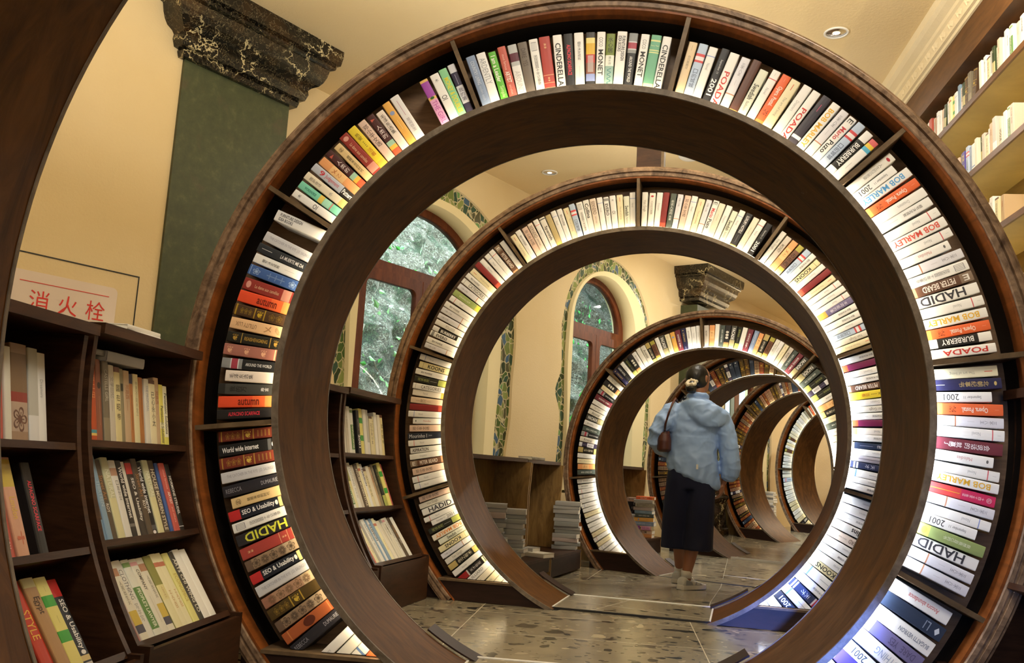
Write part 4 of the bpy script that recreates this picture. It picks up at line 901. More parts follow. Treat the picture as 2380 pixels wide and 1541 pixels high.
def stack(unit_pt, keys, yaw, place, base_th=.03, L=.2, dep=.14, jit=.012):
    z = unit_pt[2]
    ks = keys.split()
    for i, k in enumerate(ks):
        th = base_th * random.uniform(.75, 1.25)
        pos = 'lowest' if i == 0 else 'topmost' if i == len(ks) - 1 else ORD[i + 1] + ' from the bottom'
        lying(k, (unit_pt[0] + random.uniform(-jit, jit), unit_pt[1] + random.uniform(-jit, jit), z), yaw + random.uniform(-.12, .12), th, L * random.uniform(.93, 1.05), dep, pos + ' in the ' + place)
        z += th + .0008
def on_bench(unit, px, py, depth_in=.2):
    """point on the bench board below image position px (approx.): slide along the bench until it projects at px"""
    root, BM, y0, y1, zp = unit
    best = None
    for i in range(200):
        yy = y0 + (y1 - y0) * i / 199
        p = BM @ Vector((-(1.035 + depth_in), yy, zp + .0005)); d = abs(pj(p)[0] - px)
        if best is None or d < best[0]: best = (d, p)
    return best[1]
BY = -math.atan2(.896, 2.495)
stack(on_bench(uc[1], 1315, 0, .12), 'gst gsd gsr gst gsd gst gsd gst gsd gst gst gst', BY * .6, 'tall grey stack beside the third ring', .031, .22, .15)
stack(on_bench(uc[0], 1184, 0, .13), 'gst gsd gst gsd gst gst gsd gst gsd gsd gst', BY * .4, 'grey stack left of the tall one', .031, .2, .15)
stack(on_bench(uc[0], 1138, 0, .2), 'gsd gst gsd gst gsd gsd gst gst gsd gsr gst gst', BY * .3, 'stack half hidden by the second ring', .033, .2, .15)
stack(on_bench(uc[0], 1236, 0, .2), 'gsd gst', BY, 'short pair between the grey stacks', .034, .2, .15)
lying('wblank', on_bench(uc[0], 1250, 0, .075), BY * .4 - .5, .032, .2, .15, 'lying askew in front of the grey stacks')
zt_ = ud[0][4]
stack(on_bench(ud[0], 1497, 0, .12), 'peach mich purp slate orye ggreen speedl gsr bfly gst oran', -.3, 'coloured stack left of the person', .035, .2, .15)
stack(on_bench(ud[0], 1532, 0, .26), 'dkb gsd dkb rebecca dkb xijie rebecca dkb dkb deng', -.3, 'dark stack behind the coloured one', .038, .2, .15)
stack(on_bench(ue[0], 1812, 0, .12), 'gst cre gst gsr cre gst wblank cre gst cre gst cre', -.6, 'stacks by the last ring', .034, .24, .15)
stack(on_bench(ue[0], 1795, 0, .2), 'gst cre gst gsr cre gst wblank cre gst cre', -.6, 'stacks by the last ring', .034, .24, .15)
# flat books on the top boards
def on_top(unit, t, din): 
    root, BM, y0, y1, zp = unit
    return BM @ Vector((-(1.255 + din), y0 + (y1 - y0) * t, .0905 if zp > -.73 else -.0165))
lying('wcol', on_top(ua[1], .52, .13), 1.35, .016, .2, .14, 'lying on top of the left bookcase')
lying('wblank', Vector(on_top(ua[1], .56, .13)) + Vector((0, 0, .017)), 1.45, .014, .19, .13, 'upper one of two lying on the left bookcase')
lying('bfly', on_top(uc[1], .32, .07), BY + 1.57, .024, .34, .12, 'long one lying on the bench niche by the second window')
# books lying across the top of the upper shelf row
def over(unit, y, r, key, th, L, dz, place):
    root, BM, y0, y1, zp = unit
    p = BM @ Vector((-(RF + r), y0 + (y1 - y0) * y, dz)); lying(key, p, 1.45, th, L, .14, place)
over(ua[1], .42, .11, 'gst', .03, .2, .003, 'lying across the top row of the left bookcase')
over(ua[1], .12, .12, 'gsd', .016, .14, .016, 'small one lying across the top row by the divider')

# ---------------------------------------------------------------- floor, ceiling, walls
def fz_at(y):
    xs = [-3, 5.3, 7.3, 9.4, 11.6, 13.3, 30]; zs = [.055, .055, -.085, -.062, -.02, .03, .03]
    return float(np.interp(y, xs, zs))
ys_ = [-3, 5.12, 5.3, 5.6, 6, 6.4, 6.8, 7.3, 8, 9.4, 10.5, 11.6, 12.5, 13.3, 22]
vs_ = []; fs = []; mi = []
for yv in ys_:
    for xv in (-8, 18): vs_.append((xv, yv, fz_at(yv)))
for i in range(len(ys_) - 1):
    fs.append((2 * i, 2 * i + 1, 2 * i + 3, 2 * i + 2)); mi.append(0 if i < 1 else 1)
struct(mobj('floor', vs_, fs, [M['floorA'], M['floorB']], None, False, mi), 'polished grey terrazzo floor with large tiles')

WA = R_(35.5); WN = Vector((math.cos(WA), -math.sin(WA), 0)); WD = Vector((math.sin(WA), math.cos(WA), 0))
WALL_D = 5.1
def wallM(D=WALL_D):       # local: X along wall, Y into the wall (away from the room), Z up
    o = WN * -D
    return Matrix(((WD.x, -WN.x, 0, o.x), (WD.y, -WN.y, 0, o.y), (0, 0, 1, 0), (0, 0, 0, 1)))

def shape2d(name, outer, holes, y0, y1, mat, parent=None, Mx=None):
    """solid plate: outline in (s,z), from depth y0 to y1 in wall coordinates"""
    cu = bpy.data.curves.new(name, 'CURVE'); cu.dimensions = '2D'; cu.fill_mode = 'BOTH'; cu.extrude = (y1 - y0) / 2
    for pts in [outer] + holes:
        sp = cu.splines.new('POLY'); sp.points.add(len(pts) - 1); sp.use_cyclic_u = True
        for p, q in zip(sp.points, pts): p.co = (q[0], q[1], 0, 1)
    o = bpy.data.objects.new('t', cu); COL.objects.link(o)
    dg = bpy.context.evaluated_depsgraph_get(); me = bpy.data.meshes.new_from_object(o.evaluated_get(dg))
    bpy.data.objects.remove(o); bpy.data.curves.remove(cu)
    for v in me.vertices: x, y, z = v.co; v.co = (x, (y0 + y1) / 2 - z, y)
    me.materials.clear(); me.materials.append(mat); me.name = name
    bm_ = bmesh.new(); bm_.from_mesh(me); bmesh.ops.remove_doubles(bm_, verts=bm_.verts, dist=1e-5); bmesh.ops.recalc_face_normals(bm_, faces=bm_.faces); bm_.to_mesh(me); bm_.free()
    ob = link_obj(name, me, parent)
    if Mx is not None: ob.matrix_world = Mx
    return ob

def arch(s0, s1, z0, zs, zt, n=26, skew=0.0, pw=1.0):
    """closed arch outline from the sill up"""
    c = (s0 + s1) / 2; r = (s1 - s0) / 2; pts = [(s0, z0)]
    k = 28
    for i in range(k + 1): pts.append((s0, z0 + (zs - z0) * i / k)) if i else None
    for i in range(1, n):
        a = math.pi * (1 - i / n); x = math.cos(a); y = math.sin(a)
        pts.append((c + r * x, zs + (zt - zs) * (y ** pw)))
    for i in range(k + 1): pts.append((s1, zs + (z0 - zs) * i / k))
    return pts
def wavy(pts, zs, fl, fr, c):
    out = []
    for s, z in pts:
        if z <= zs: s = s + (-fl(z) if s < c else fr(z))
        out.append((s, z))
    return out
bl = lambda z: .03 * math.sin(z * 3.1) + .12 * math.exp(-((z - 1.58) / .16) ** 2)
br = lambda z: .05 * math.sin(z * 3.4 + 1.2) + .07 * math.exp(-((z - 1.2) / .3) ** 2)
WINS = []
WINS = [dict(s0=5.02, s1=6.78, c=.17, m=.40), dict(s0=8.27, s1=9.72, c=.30, m=.46), dict(s0=12.6, s1=14.2, c=.2, m=.4)]
SILL = .55
mos_out = []
for wd in WINS:
    c = (wd['s0'] + wd['s1']) / 2
    o = wavy(arch(wd['s0'] - .19, wd['s1'] + wd['m'], SILL - .03, 2.3, 3.24), 2.3, bl, br, c); mos_out.append(o)
struct(shape2d('wall_left', [(-10, -.3), (19, -.3), (19, 3.7), (-10, 3.7)], mos_out, 0, .3, M['plaster'], None, wallM()), 'yellow plaster wall with arched windows')
for i, wd in enumerate(WINS):
    s0, s1 = wd['s0'], wd['s1']; c = (s0 + s1) / 2; Mw = wallM()
    # mosaic surround
    cream_out = wavy(arch(s0 - .06, s1 + wd['c'], SILL, 2.35, 3.07), 2.35, lambda z: .02 * math.sin(z * 4), lambda z: .02 * math.sin(z * 4 + 1), c)
    mo = shape2d('mosaic_border', [(c + (p[0] - c) * 1.01, p[1]) for p in mos_out[i]], [cream_out], .03, .08, M['mosaic'], None, Mw)
    struct(mo, ['green mosaic border round the first arched window', 'green mosaic border round the second arched window', 'green mosaic border round the far window'][i]); mo.name = 'trim_%d' % (i + 1)
    glass_out = arch(s0, s1, SILL + .02, 2.38, 3.0)
    rv = shape2d('trim_%d' % (i + 11), cream_out, [glass_out], -.015, .3, M['cream'], None, Mw); struct(rv, 'cream rendered reveal of an arched window')
    # window
    win = empty('window_%d' % (i + 1), ['first arched wooden window, beside the green pillar', 'second arched wooden window', 'far arched wooden window'][i], 'window', Mw @ Matrix.Translation((c, .16, SILL))); win['kind'] = 'structure'
    def wp(name, outer, holes, y0, y1, mat, parent=win):
        o = shape2d(name, [(p[0] - c, p[1] - SILL) for p in outer], [[(p[0] - c, p[1] - SILL) for p in h] for h in holes], y0, y1, mat, parent); return o
    up_in = [p for p in arch(s0 + .11, s1 - .11, 2.42, 2.43, 2.93, 22)]
    lo = [(s0 + .07, SILL + .02), (s0 + .07, 2.33), (s1 - .07, 2.33), (s1 - .07, SILL + .02)]
    wp('window_frame', arch(s0 - .02, s1 + .02, SILL, 2.36, 3.02), [up_in, lo], 0, .07, M['frame'])
    wp('glass_pane', [(c + (p[0] - c) * 1.01, p[1]) for p in up_in], [], .03, .036, M['glass'])
    def rrect(a, b, z0, z1, r, n=5):
        pts = []
        for cx, cz, st in ((b - r, z1 - r, 0), (a + r, z1 - r, 90), (a + r, z0 + r, 180), (b - r, z0 + r, 270)):
            for k in range(n + 1):
                t = R_(st + 90 * k / n); pts.append((cx + r * math.cos(t), cz + r * math.sin(t)))
        return pts
    # narrow side light on the left, then two leaves
    wp('side_light_frame', [(s0 + .02, SILL + .02), (s0 + .02, 2.34), (s0 + .13, 2.34), (s0 + .13, SILL + .02)], [[(s0 + .03, SILL + .05), (s0 + .03, 2.31), (s0 + .1, 2.31), (s0 + .1, SILL + .05)]], .0, .05, M['grey_frame'])
    e = [s0 + .14, s0 + .14 + (s1 - s0 - .18) / 2, s1 - .04]
    for k in range(2):
        a, b_ = e[k] + .004, e[k + 1] - .004
        hole = rrect(a + .085, b_ - .075, SILL + .14, 2.24, .06)
        leaf = wp('casement', [(a, SILL + .03), (a, 2.335), (b_, 2.335), (b_, SILL + .03)], [hole], -.02, .035, M['frame'])
        wp('glass_pane', rrect(a + .08, b_ - .07, SILL + .13, 2.25, .06), [], .01, .016, M['glass'], leaf)
# fixed pier on the left (flush with the pillar)
b = MB(); Mp = wallM(4.72); b.box((-5, 0, -.2), (3.03, .36, 3.6), 0, None); struct(b.build('wall_left_pier', M['plaster'])).matrix_world = Mp
bpy.data.objects['wall_left_pier']['label'] = 'thick yellow plaster pier at the left'
# pillars
def rect_loft(b, x0, x1, y0, y1, prof, mi=0):
    """prof: (z, overhang)"""
    vs_ = []
    for z, o in prof: vs_ += [(x0 - o, y0 - o, z), (x1 + o, y0 - o, z), (x1 + o, y1, z), (x0 - o, y1, z)]
    k = len(prof); fs = [(4 * i + j, 4 * i + (j + 1) % 4, 4 * i + 4 + (j + 1) % 4, 4 * i + 4 + j) for i in range(k - 1) for j in range(4)]
    fs += [(3, 2, 1, 0), tuple(4 * k - 4 + j for j in range(4))]
    b.add(vs_, fs, mi)
CAP = [(0, .015), (0, .035), (.035, .045), (.05, .04), (.055, .07), (.10, .085), (.13, .08), (.15, .095), (.17, .13), (.2, .15), (.24, .165), (.29, .175), (.30, .20), (.315, .205), (.33, .20), (.335, .225), (.40, .235), (.44, .235)]
BAS = [(0, .12), (.12, .12), (.14, .1), (.40, .08), (.46, .08), (.5, .10), (.53, .115), (.56, .11), (.58, .07), (.6, .04), (.62, .02)]
for i, (s, lab) in enumerate(((3.43, 'wide green stone pillar with black gold-veined marble capital, upper left'), (11.42, 'green stone pillar with black marble capital rising behind the third ring'))):
    root = empty('pillar', lab, 'pillar', wallM(4.7 if i == 0 else 4.86) @ Matrix.Translation((s, 0, .05 - .07 * i)))
    ph = .40
    b = MB(); b.box((-.41, 0, .55), (.41, ph, 3.05)); b.build('shaft', M['green'], root)
    b = MB(); rect_loft(b, -.41, .41, 0, ph, [(3.03 + .07 * i + z, o) for z, o in CAP]); b.build('capital', M['marble'], root)
    b = MB(); rect_loft(b, -.41, .41, 0, ph, [(z, o) for z, o in BAS]); b.build('base', M['marble'], root)
# seam of the hydrant door and the sign
def on_pier(s, z, y=-.004): return wallM(4.72) @ Vector((s, y, z))
b = MB(); Ms = wallM(4.718)
b.box((1.2, -.002, 1.703), (2.9, .001, 1.709)); b.box((2.9, -.002, .6), (2.906, .001, 1.709))
o = b.build('trim_20', M['black']); o.matrix_world = Ms; struct(o, 'thin black seam of a hidden hydrant door in the pier')
sg = empty('fire_hydrant_sign', 'translucent white wall sign with red characters and hydrant symbol above the left bookcase', 'sign', Ms @ Matrix.Translation((2.3, -.012, 1.3)))
def rr2(a, b_, z0, z1, r): 
    pts = []
    for cx, cz, st in ((b_ - r, z1 - r, 0), (a + r, z1 - r, 90), (a + r, z0 + r, 180), (b_ - r, z0 + r, 270)):
        for k in range(5): t = R_(st + 22.5 * k); pts.append((cx + r * math.cos(t), cz + r * math.sin(t)))
    return pts
M['sign'] = plain('sign_acrylic', '#dccbbb', 0.12)
M['signred'] = plain('sign_red', '#c4281c', 0.4)
shape2d('panel', rr2(-.35, .478, -.1, .312, .03), [], 0, .008, M['sign'], sg)
b = MB(); b.box((-.06, -.0015, .255), (.43, 0, .259)); b.build('red_line', M['signred'], sg)
b = MB()
for k, ch in enumerate('消火栓'):
    g = glyphs(ch); kx = .115
    b.add([((x - (g[2] + g[3]) / 2) * kx + .05 + k * .155, -.0015, (y - (g[4] + g[5]) / 2) * kx + .165) for x, y in g[0]], g[1])
g = glyphs('消防报警', False)
b.add([((x - g[2]) * .05 + .0, -.0015, (y - g[4]) * .05 + .03) for x, y in g[0]], g[1])
b.build('lettering', M['signred'], sg)
b = MB()
for k in range(4):
    x0 = -.25 + k * .026
    b.add([(x0, -.006, .14), (x0 + .02, -.006, .14), (x0 + .02, -.006, .25), (x0, -.006, .25), (x0 + .004, -.0, .135), (x0 + .016, -.0, .135), (x0 + .016, 0, .255), (x0 + .004, 0, .255)], [(3, 2, 1, 0), (0, 1, 5, 4), (2, 3, 7, 6), (1, 2, 6, 5), (3, 0, 4, 7)])
b.build('hose_symbol', M['signred'], sg)
b = MB(); b.box((-.275, -.002, .15), (-.262, 0, .235)); b.box((-.14, -.002, .15), (-.127, 0, .235)); b.build('hose_bracket', M['black'], sg)

# right wall with tall bookcase
RA = R_(8); RN = Vector((math.cos(RA), -math.sin(RA), 0)); RD = Vector((math.sin(RA), math.cos(RA), 0))
RX0 = 1.77
def rightM(off=0):   # local X along wall (away from camera), Y into wall
    o = Vector((RX0, 0, 0)) + RN * off
    return Matrix(((RD.x, RN.x, 0, o.x), (RD.y, RN.y, 0, o.y), (0, 0, 1, 0), (0, 0, 0, 1)))
b = MB(); b.box((-3, .32, -.1), (6.75, .5, 3.6)); struct(b.build('wall_right', M['plaster']), 'wall behind the tall bookcase at the right').matrix_world = rightM()
rb = empty('tall_bookcase', 'tall wooden wall bookcase with lit back panels at the upper right', 'bookcase', rightM() @ Matrix.Translation((4.2, 0, 0)))
SHZ = [2.87, 2.47, 2.075, 1.69, 1.3, .9, .5, .12]
def rbx(nm, a, b_, mat): q = MB(); q.box(a, b_); return q.build(nm, mat, rb)
rbx('back_panel', (-2.6, .28, 0), (2.42, .31, 3.12), M['shelfback'])
for z in SHZ:
    rbx('shelf_board', (-2.6, .012, z - .03), (2.42, .28, z), M['shelfback']); rbx('shelf_edging', (-2.6, 0, z - .032), (2.42, .012, z), M['shelfedge'])
for x in (-2.6, -.42, 2.4): rbx('upright', (x, .0, 0), (x + .03, .28, 3.12), M['shelfedge'])
rbx('fascia', (-2.6, -.02, 3.1), (2.45, .3, 3.32), M['shelfedge'])
M['led_shelf'] = emis('led_shelf', (1, .86, .46, 1), 26)
for z in SHZ[:6]: rbx('shelf_light', (-2.5, .262, z + .002), (2.38, .274, z + .010), M['led_shelf'])
q = MB()
prof = [(0.0, 3.30), (-.03, 3.31), (-.035, 3.325), (-.05, 3.33), (-.055, 3.40), (-.07, 3.41), (-.075, 3.43), (-.11, 3.45), (-.13, 3.47), (-.135, 3.52), (.32, 3.52), (.32, 3.30)]
m_ = len(prof); vv = [(x, y, z) for x in (-2.8, 6.75) for y, z in prof]
q.add(vv, [tuple(range(m_)), tuple(range(m_, 2 * m_))[::-1]] + [(i, i + m_, (i + 1) % m_ + m_, (i + 1) % m_) for i in range(m_)])
for k in range(70):   # leaf ornament along the moulding
    x = -2.7 + k * .134
    for dx, t in ((0, .5), (.05, -.5)):
        q.add([(x + dx, -.052, 3.345), (x + dx + .03 * t + .02, -.060, 3.365), (x + dx + .02, -.062, 3.39), (x + dx - .02, -.054, 3.37)], [(0, 1, 2, 3)])
o = q.build('trim_30', M['mould']); o.matrix_world = rightM(); struct(o, 'cream plaster cornice with leaf ornament above the tall bookcase')
# books on the right shelves
def right_shelf(row, s_start, keys, place, lean=None):
    """from far (s_start) towards the camera; spines face the room"""
    s = s_start; z = SHZ[row]; cnt = 0
    for k in keys.split():
        if k[0] == '_': s -= float(k[1:]) / 100; continue
        ln = 0
        if k[0] in '<>': ln = 12 if k[0] == '<' else -10; k = k[1:]
        th = PRE[k][1] / 100 * random.uniform(1.15, 1.5); L = PRE[k][2] / 100 * random.uniform(.80, .92); cnt += 1
        X = -RD; Y = RN.copy(); Z = Vector((0, 0, 1)); ext = 0
        if ln:
            t = R_(ln); X, Z = X * math.cos(t) - Z * math.sin(t), Z * math.cos(t) + X * math.sin(t); ext = abs(math.sin(t)) * L * .8
        org = Vector((RX0, 0, z + .0005 + abs(math.sin(R_(ln))) * th * .5)) + RD * (s - th / 2) + RN * (.012 + random.uniform(0, .02))
        Lm = Matrix(((X.x, Y.x, Z.x, org.x), (X.y, Y.y, Z.y, org.y), (X.z, Y.z, Z.z, org.z), (0, 0, 0, 1)))
        BOOKS.append((k, Lm, th, L, .13, '%s from left, %s' % (ORD[min(cnt, 26)], place)))
        s -= th + .001 + (ext if ln else 0)
RS = 'shelf of tall bookcase'
right_shelf(0, 5.98, 'dgrey deng cre yg _8 dkgr gry wpic peop xijie wblank redl bei brn wblue xijie tanp _1 <dkgr xijie wyl yg wblue speedl mao _2 dkgr gold gb <gold crb wblank xijie wh4 gry dkgr vogue tanp cre wblank xijie peop bei wh3 mao gry deng', 'upper ' + RS)
right_shelf(1, 5.72, 'xijie gry xijie wh4 vogue puzo lblue tanp creamp plainw <speedl <wyl <xijie _4 dkgr deng gb _1 pury lblue slate wbl cre dkgr bei wh4 xijie tn gry vogue cre wblank peop deng', 'middle ' + RS)
right_shelf(2, 5.34, 'xijie crb bei vogue cre rdp lblue ylp wyl tn brn orn2 gb _2 xijie cre wblank bei gry vogue deng xijie wh4 tn', 'lower ' + RS)
right_shelf(3, 5.0, 'vogue xijie oran wh4 cre tanp gry cre wblank xijie bei cre', 'lowest lit ' + RS)
# closing walls (the rest of the room)
cl = [WN * -5.3 + WD * -10, Vector((10, -5, 0)), Vector((18, 10, 0)), WN * 3 + WD * 18, WN * -5.3 + WD * 18]
mm_ = len(cl)
struct(mobj('ceiling', [(p.x, p.y, z) for z in (ZC, ZC + .1) for p in cl], [tuple(range(mm_)), tuple(range(mm_, 2 * mm_))[::-1]] + [(i, i + mm_, (i + 1) % mm_ + mm_, (i + 1) % mm_) for i in range(mm_)], M['ceil']), 'warm yellow plaster ceiling')
def wall(nm, p, q_, lab, mat=None, th=.2):
    P = Vector((p[0], p[1], 0)); Q = Vector((q_[0], q_[1], 0)); d = (Q - P).normalized(); nn = Vector((d.y, -d.x, 0)) * th
    vv = [P, Q, Q + nn, P + nn]; vs2 = [(v.x, v.y, z) for z in (-.3, 3.6) for v in vv]
    struct(mobj(nm, vs2, [(3, 2, 1, 0), (4, 5, 6, 7), (0, 1, 5, 4), (1, 2, 6, 5), (2, 3, 7, 6), (3, 0, 4, 7)], mat or M['plaster']), lab)
e0 = Vector((RX0, 0, 0)) + RD * 6.75
wall('wall_front', (-8, -2.9), (8, -2.9), 'wall behind the camera')
wall('wall_return', (e0.x - .1, e0.y + .06), (4.4, e0.y + .06), 'short return wall behind the tall bookcase')
rw0 = Vector((4.35, e0.y)); rw1 = rw0 + Vector((WD.x, WD.y)) * 14
wall('wall_right_far', (rw0.x, rw0.y), (rw1.x, rw1.y), 'far right wall of the hall')
ew = WD * 17.2
wall('wall_back', tuple((ew + WN * -5.6).xy), tuple((ew + WN * 2).xy), 'pale mural wall at the end of the hall', M['mural'])

# mural plants on the back wall
b = MB(); Mb = Matrix(((WN.x, WD.x, 0, (ew - WN * 5).x - WD.x * .02), (WN.y, WD.y, 0, (ew - WN * 5).y - WD.y * .02), (0, 0, 1, 0), (0, 0, 0, 1)))
random.seed(5)
for k in range(9):
    x0 = .5 + k * .45; top = random.uniform(1.2, 2.4)
    pts = [(x0 + .12 * math.sin(j * .8 + k), 0, .1 + top * j / 8) for j in range(9)]
    b.tube(pts, .006, 4)
    for j in range(2, 9):
        px, py, pz = pts[j]
        for sd in (-1, 1):
            l = random.uniform(.1, .2); a = random.uniform(.3, 1.0)
            b.add([(px, -.004, pz), (px + sd * l * .5 * math.cos(a) - .02, -.006, pz + l * .5 * math.sin(a) + .03), (px + sd * l * math.cos(a), -.004, pz + l * math.sin(a)), (px + sd * l * .5 * math.cos(a) + .02, -.006, pz + l * .5 * math.sin(a) - .03)], [(0, 1, 2, 3)])
M['muralgreen'] = plain('mural_green', '#a3a184', 0.8)
o = b.build('trim_40', M['muralgreen']); o.matrix_world = Mb; struct(o, 'faded green plants painted on the end wall')
# painted post and mural panel seen between the fourth and fifth rings
b = MB(); b.box((12.55, -.02, .3), (12.68, .0, 2.9)); o = b.build('trim_41', M['grey_frame']); o.matrix_world = wallM(5.0); struct(o, 'grey-green post beside the far window')

# downlights and smoke detector
def downlight(x, y, lab):
    r = empty('ceiling_downlight', lab, 'downlight', Matrix.Translation((x, y, ZC)))
    b = MB(); n = 28; prof = [(.075, -.001), (.075, -.008), (.062, -.009), (.060, -.001)]
    vv = []; k = len(prof)
    for i in range(n):
        a = 2 * math.pi * i / n
        for rr, z in prof: vv.append((rr * math.cos(a), rr * math.sin(a), z))
    b.add(vv, [(i * k + j, i * k + (j + 1) % k, ((i + 1) % n) * k + (j + 1) % k, ((i + 1) % n) * k + j) for i in range(n) for j in range(k)])
    b.build('trim_ring', M['white'], r, True)
    b = MB(); vv = []; prof = [(.060, -.002), (.045, -.0035), (.026, -.006)]
    for i in range(n):
        a = 2 * math.pi * i / n
        for rr, z in prof: vv.append((rr * math.cos(a), rr * math.sin(a), z))
    k = 3
    b.add(vv, [(i * k + j, i * k + (j + 1), ((i + 1) % n) * k + (j + 1), ((i + 1) % n) * k + j) for i in range(n) for j in range(k - 1)])
    b.build('reflector', M['chrome'], r, True)
    b = MB(); b.add([(.022 * math.cos(2 * math.pi * i / 16), .022 * math.sin(2 * math.pi * i / 16), -.0065) for i in range(16)], [tuple(range(16))[::-1]])
    b.build('bulb', M.setdefault('bulb', emis('bulb_glow', (1, .93, .8, 1), 3)), r)
downlight(1.9, 5.24, 'round recessed downlight in the ceiling above the right side of the nearest ring')
downlight(0.27, 8.2, 'round recessed downlight seen through the top of the nearest ring')
downlight(3.95, 13.4, 'tiny far downlight seen through the second ring')
sd = empty('smoke_detector', 'flat white ceiling disc beside the hanging post', 'smoke detector', Matrix.Translation((1.46, 7.55, ZC)))
b = MB(); b.loft([(0, 0, -.03, .05, .05), (0, 0, -.028, .075, .075), (0, 0, -.01, .095, .095), (0, 0, -.0005, .098, .098)], 28); b.build('housing', M['white'], sd, True)
b = MB(); b.box((.02, -.05, -.031), (.05, -.035, -.02)); b.build('indicator', M['black'], sd)
# hanging post over ring B
yb = 4.80
b = MB(); b.box((-.078, -.05, 0), (.062, .05, 1.18)); hp = empty('hanging_post', 'dark wooden post from the ceiling down to the top of the second ring', 'post', Matrix.Translation((0.745, 5.0, 2.335)) @ Matrix.Rotation(-.25, 4, 'Z'))
b.build('post', M['shelf'], hp)
b = MB(); b.box((.062, -.055, 0), (.078, .055, 1.18)); b.build('edge_strip', M['divider'], hp)

# thresholds of the rings
for n in 'ABCDEF':
    x, y, yaw, cz, fz, sc, w, divs, zb = RINGS[n]
    r = empty('threshold_plate', 'flat terrazzo plate with pale metal edges at the foot of the %s ring' % RDESC[n][0], 'threshold', Matrix.Translation((x, y, fz)) @ Matrix.Rotation(-yaw, 4, 'Z'))
    hf = (cz - fz - .006); wx = min(.42, math.sqrt(sc * sc - hf * hf)) - .004; ya, yb = .05, w + .07; hh_ = .006
    b = MB(); b.box((-wx, ya, -.03), (wx, yb, hh_)); b.build('plate', M['floorB'], r)
    b = MB(); b.box((-wx, yb, -.03), (wx, yb + .016, hh_ + .003)); b.build('rear_edge', M['white'], r)
    for s in (-1, 1):
        b = MB(); b.box((s * wx - .004, ya, -.03), (s * wx + .004, yb + .016, hh_ + .003)); b.build('side_edge', M['steel'], r)
    b = MB(); b.box((-wx, ya - .012, -.03), (wx, ya, hh_ + (.016 if n == 'D' else .001))); b.build('front_edge', M['black'] if n not in 'D' else M['white'], r)
    for s in (-1, 1):       # curved kick plates that carry on from the barrel behind the ring
        if n in 'ABCD':
            b = MB(); a0, a1 = (235.5, 248) if s < 0 else (-55.5, -68)
            b.sweep([(.987, w + .006), (.993, w + .006), (.993, w + .125), (.987, w + .125)], a0, a1, 12, 0, Matrix.Translation((0, 0, cz - fz)) @ Matrix.Diagonal((sc, 1, sc, 1)))
            b.build('kick_plate', M['plinth'], r)

# ---------------------------------------------------------------- hillside behind the windows
random.seed(11)
gx, gz = 90, 60; vs_ = []
for j in range(gz + 1):
    for i in range(gx + 1):
        s = -1 + 18 * i / gx; t = j / gz; z = -.4 + 5.2 * t; yy = .9 + 3.4 * t
        d = noise.fractal(Vector((s * 1.3, z * 1.3, 0)), .9, 2.1, 5) * .35 + noise.noise(Vector((s * 6, z * 6, 3))) * .06
        vs_.append((s, yy + d, z))
fs = [(j * (gx + 1) + i, j * (gx + 1) + i + 1, (j + 1) * (gx + 1) + i + 1, (j + 1) * (gx + 1) + i) for j in range(gz) for i in range(gx)]
hill = mobj('hillside_ground', vs_, fs, M['hill'], None, True); hill.matrix_world = wallM(); struct(hill, 'steep bank of leaf litter and rock outside the windows')
b = MB()
for k in range(2600):
    s = random.uniform(4, 11) if k % 4 else random.uniform(11, 15); t = random.random(); z = -.1 + 4 * t
    if k % 5 and noise.noise(Vector((s * 1.1, z * 1.1, 7))) < .05: continue
    y = .9 + 3.4 * (z + .4) / 5.2 - random.uniform(.02, .45); l = random.uniform(.05, .13); a = random.uniform(0, 6.28); tl = random.uniform(-.8, .8)
    Mx = Matrix.Translation((s, y, z)) @ Matrix.Rotation(a, 4, 'Y') @ Matrix.Rotation(tl, 4, 'X')
    b.add([(0, 0, 0), (l * .35, .01, l * .28), (l, 0, 0), (l * .35, .01, -l * .28)], [(0, 1, 2), (0, 2, 3)], k % 2, Mx)
fo = b.build('foliage', [M['leaf'], M['leaf2']]); fo.matrix_world = wallM(); fo['kind'] = 'stuff'; tag(fo, 'green leaves growing on the bank outside the windows', 'leaves')
b = MB()
for k in range(120):
    s = random.uniform(4.4, 10.5); z = random.uniform(.6, 3.8); y = .9 + 3.4 * (z + .4) / 5.2 - random.uniform(.05, .3); a = random.uniform(-2.6, -.3); pts = []; p = Vector((s, y, z))
    for j in range(7):
        pts.append(tuple(p)); a += random.uniform(-.35, .35); p = p + Vector((math.cos(a), random.uniform(-.2, .2), math.sin(a))) * random.uniform(.08, .16)
    b.tube(pts, random.choice((.004, .006, .01, .018)), 5)
tw = b.build('twigs', M['twig']); tw.matrix_world = wallM(); tw['kind'] = 'stuff'; tag(tw, 'bare twigs and roots lying over the bank outside', 'twigs')

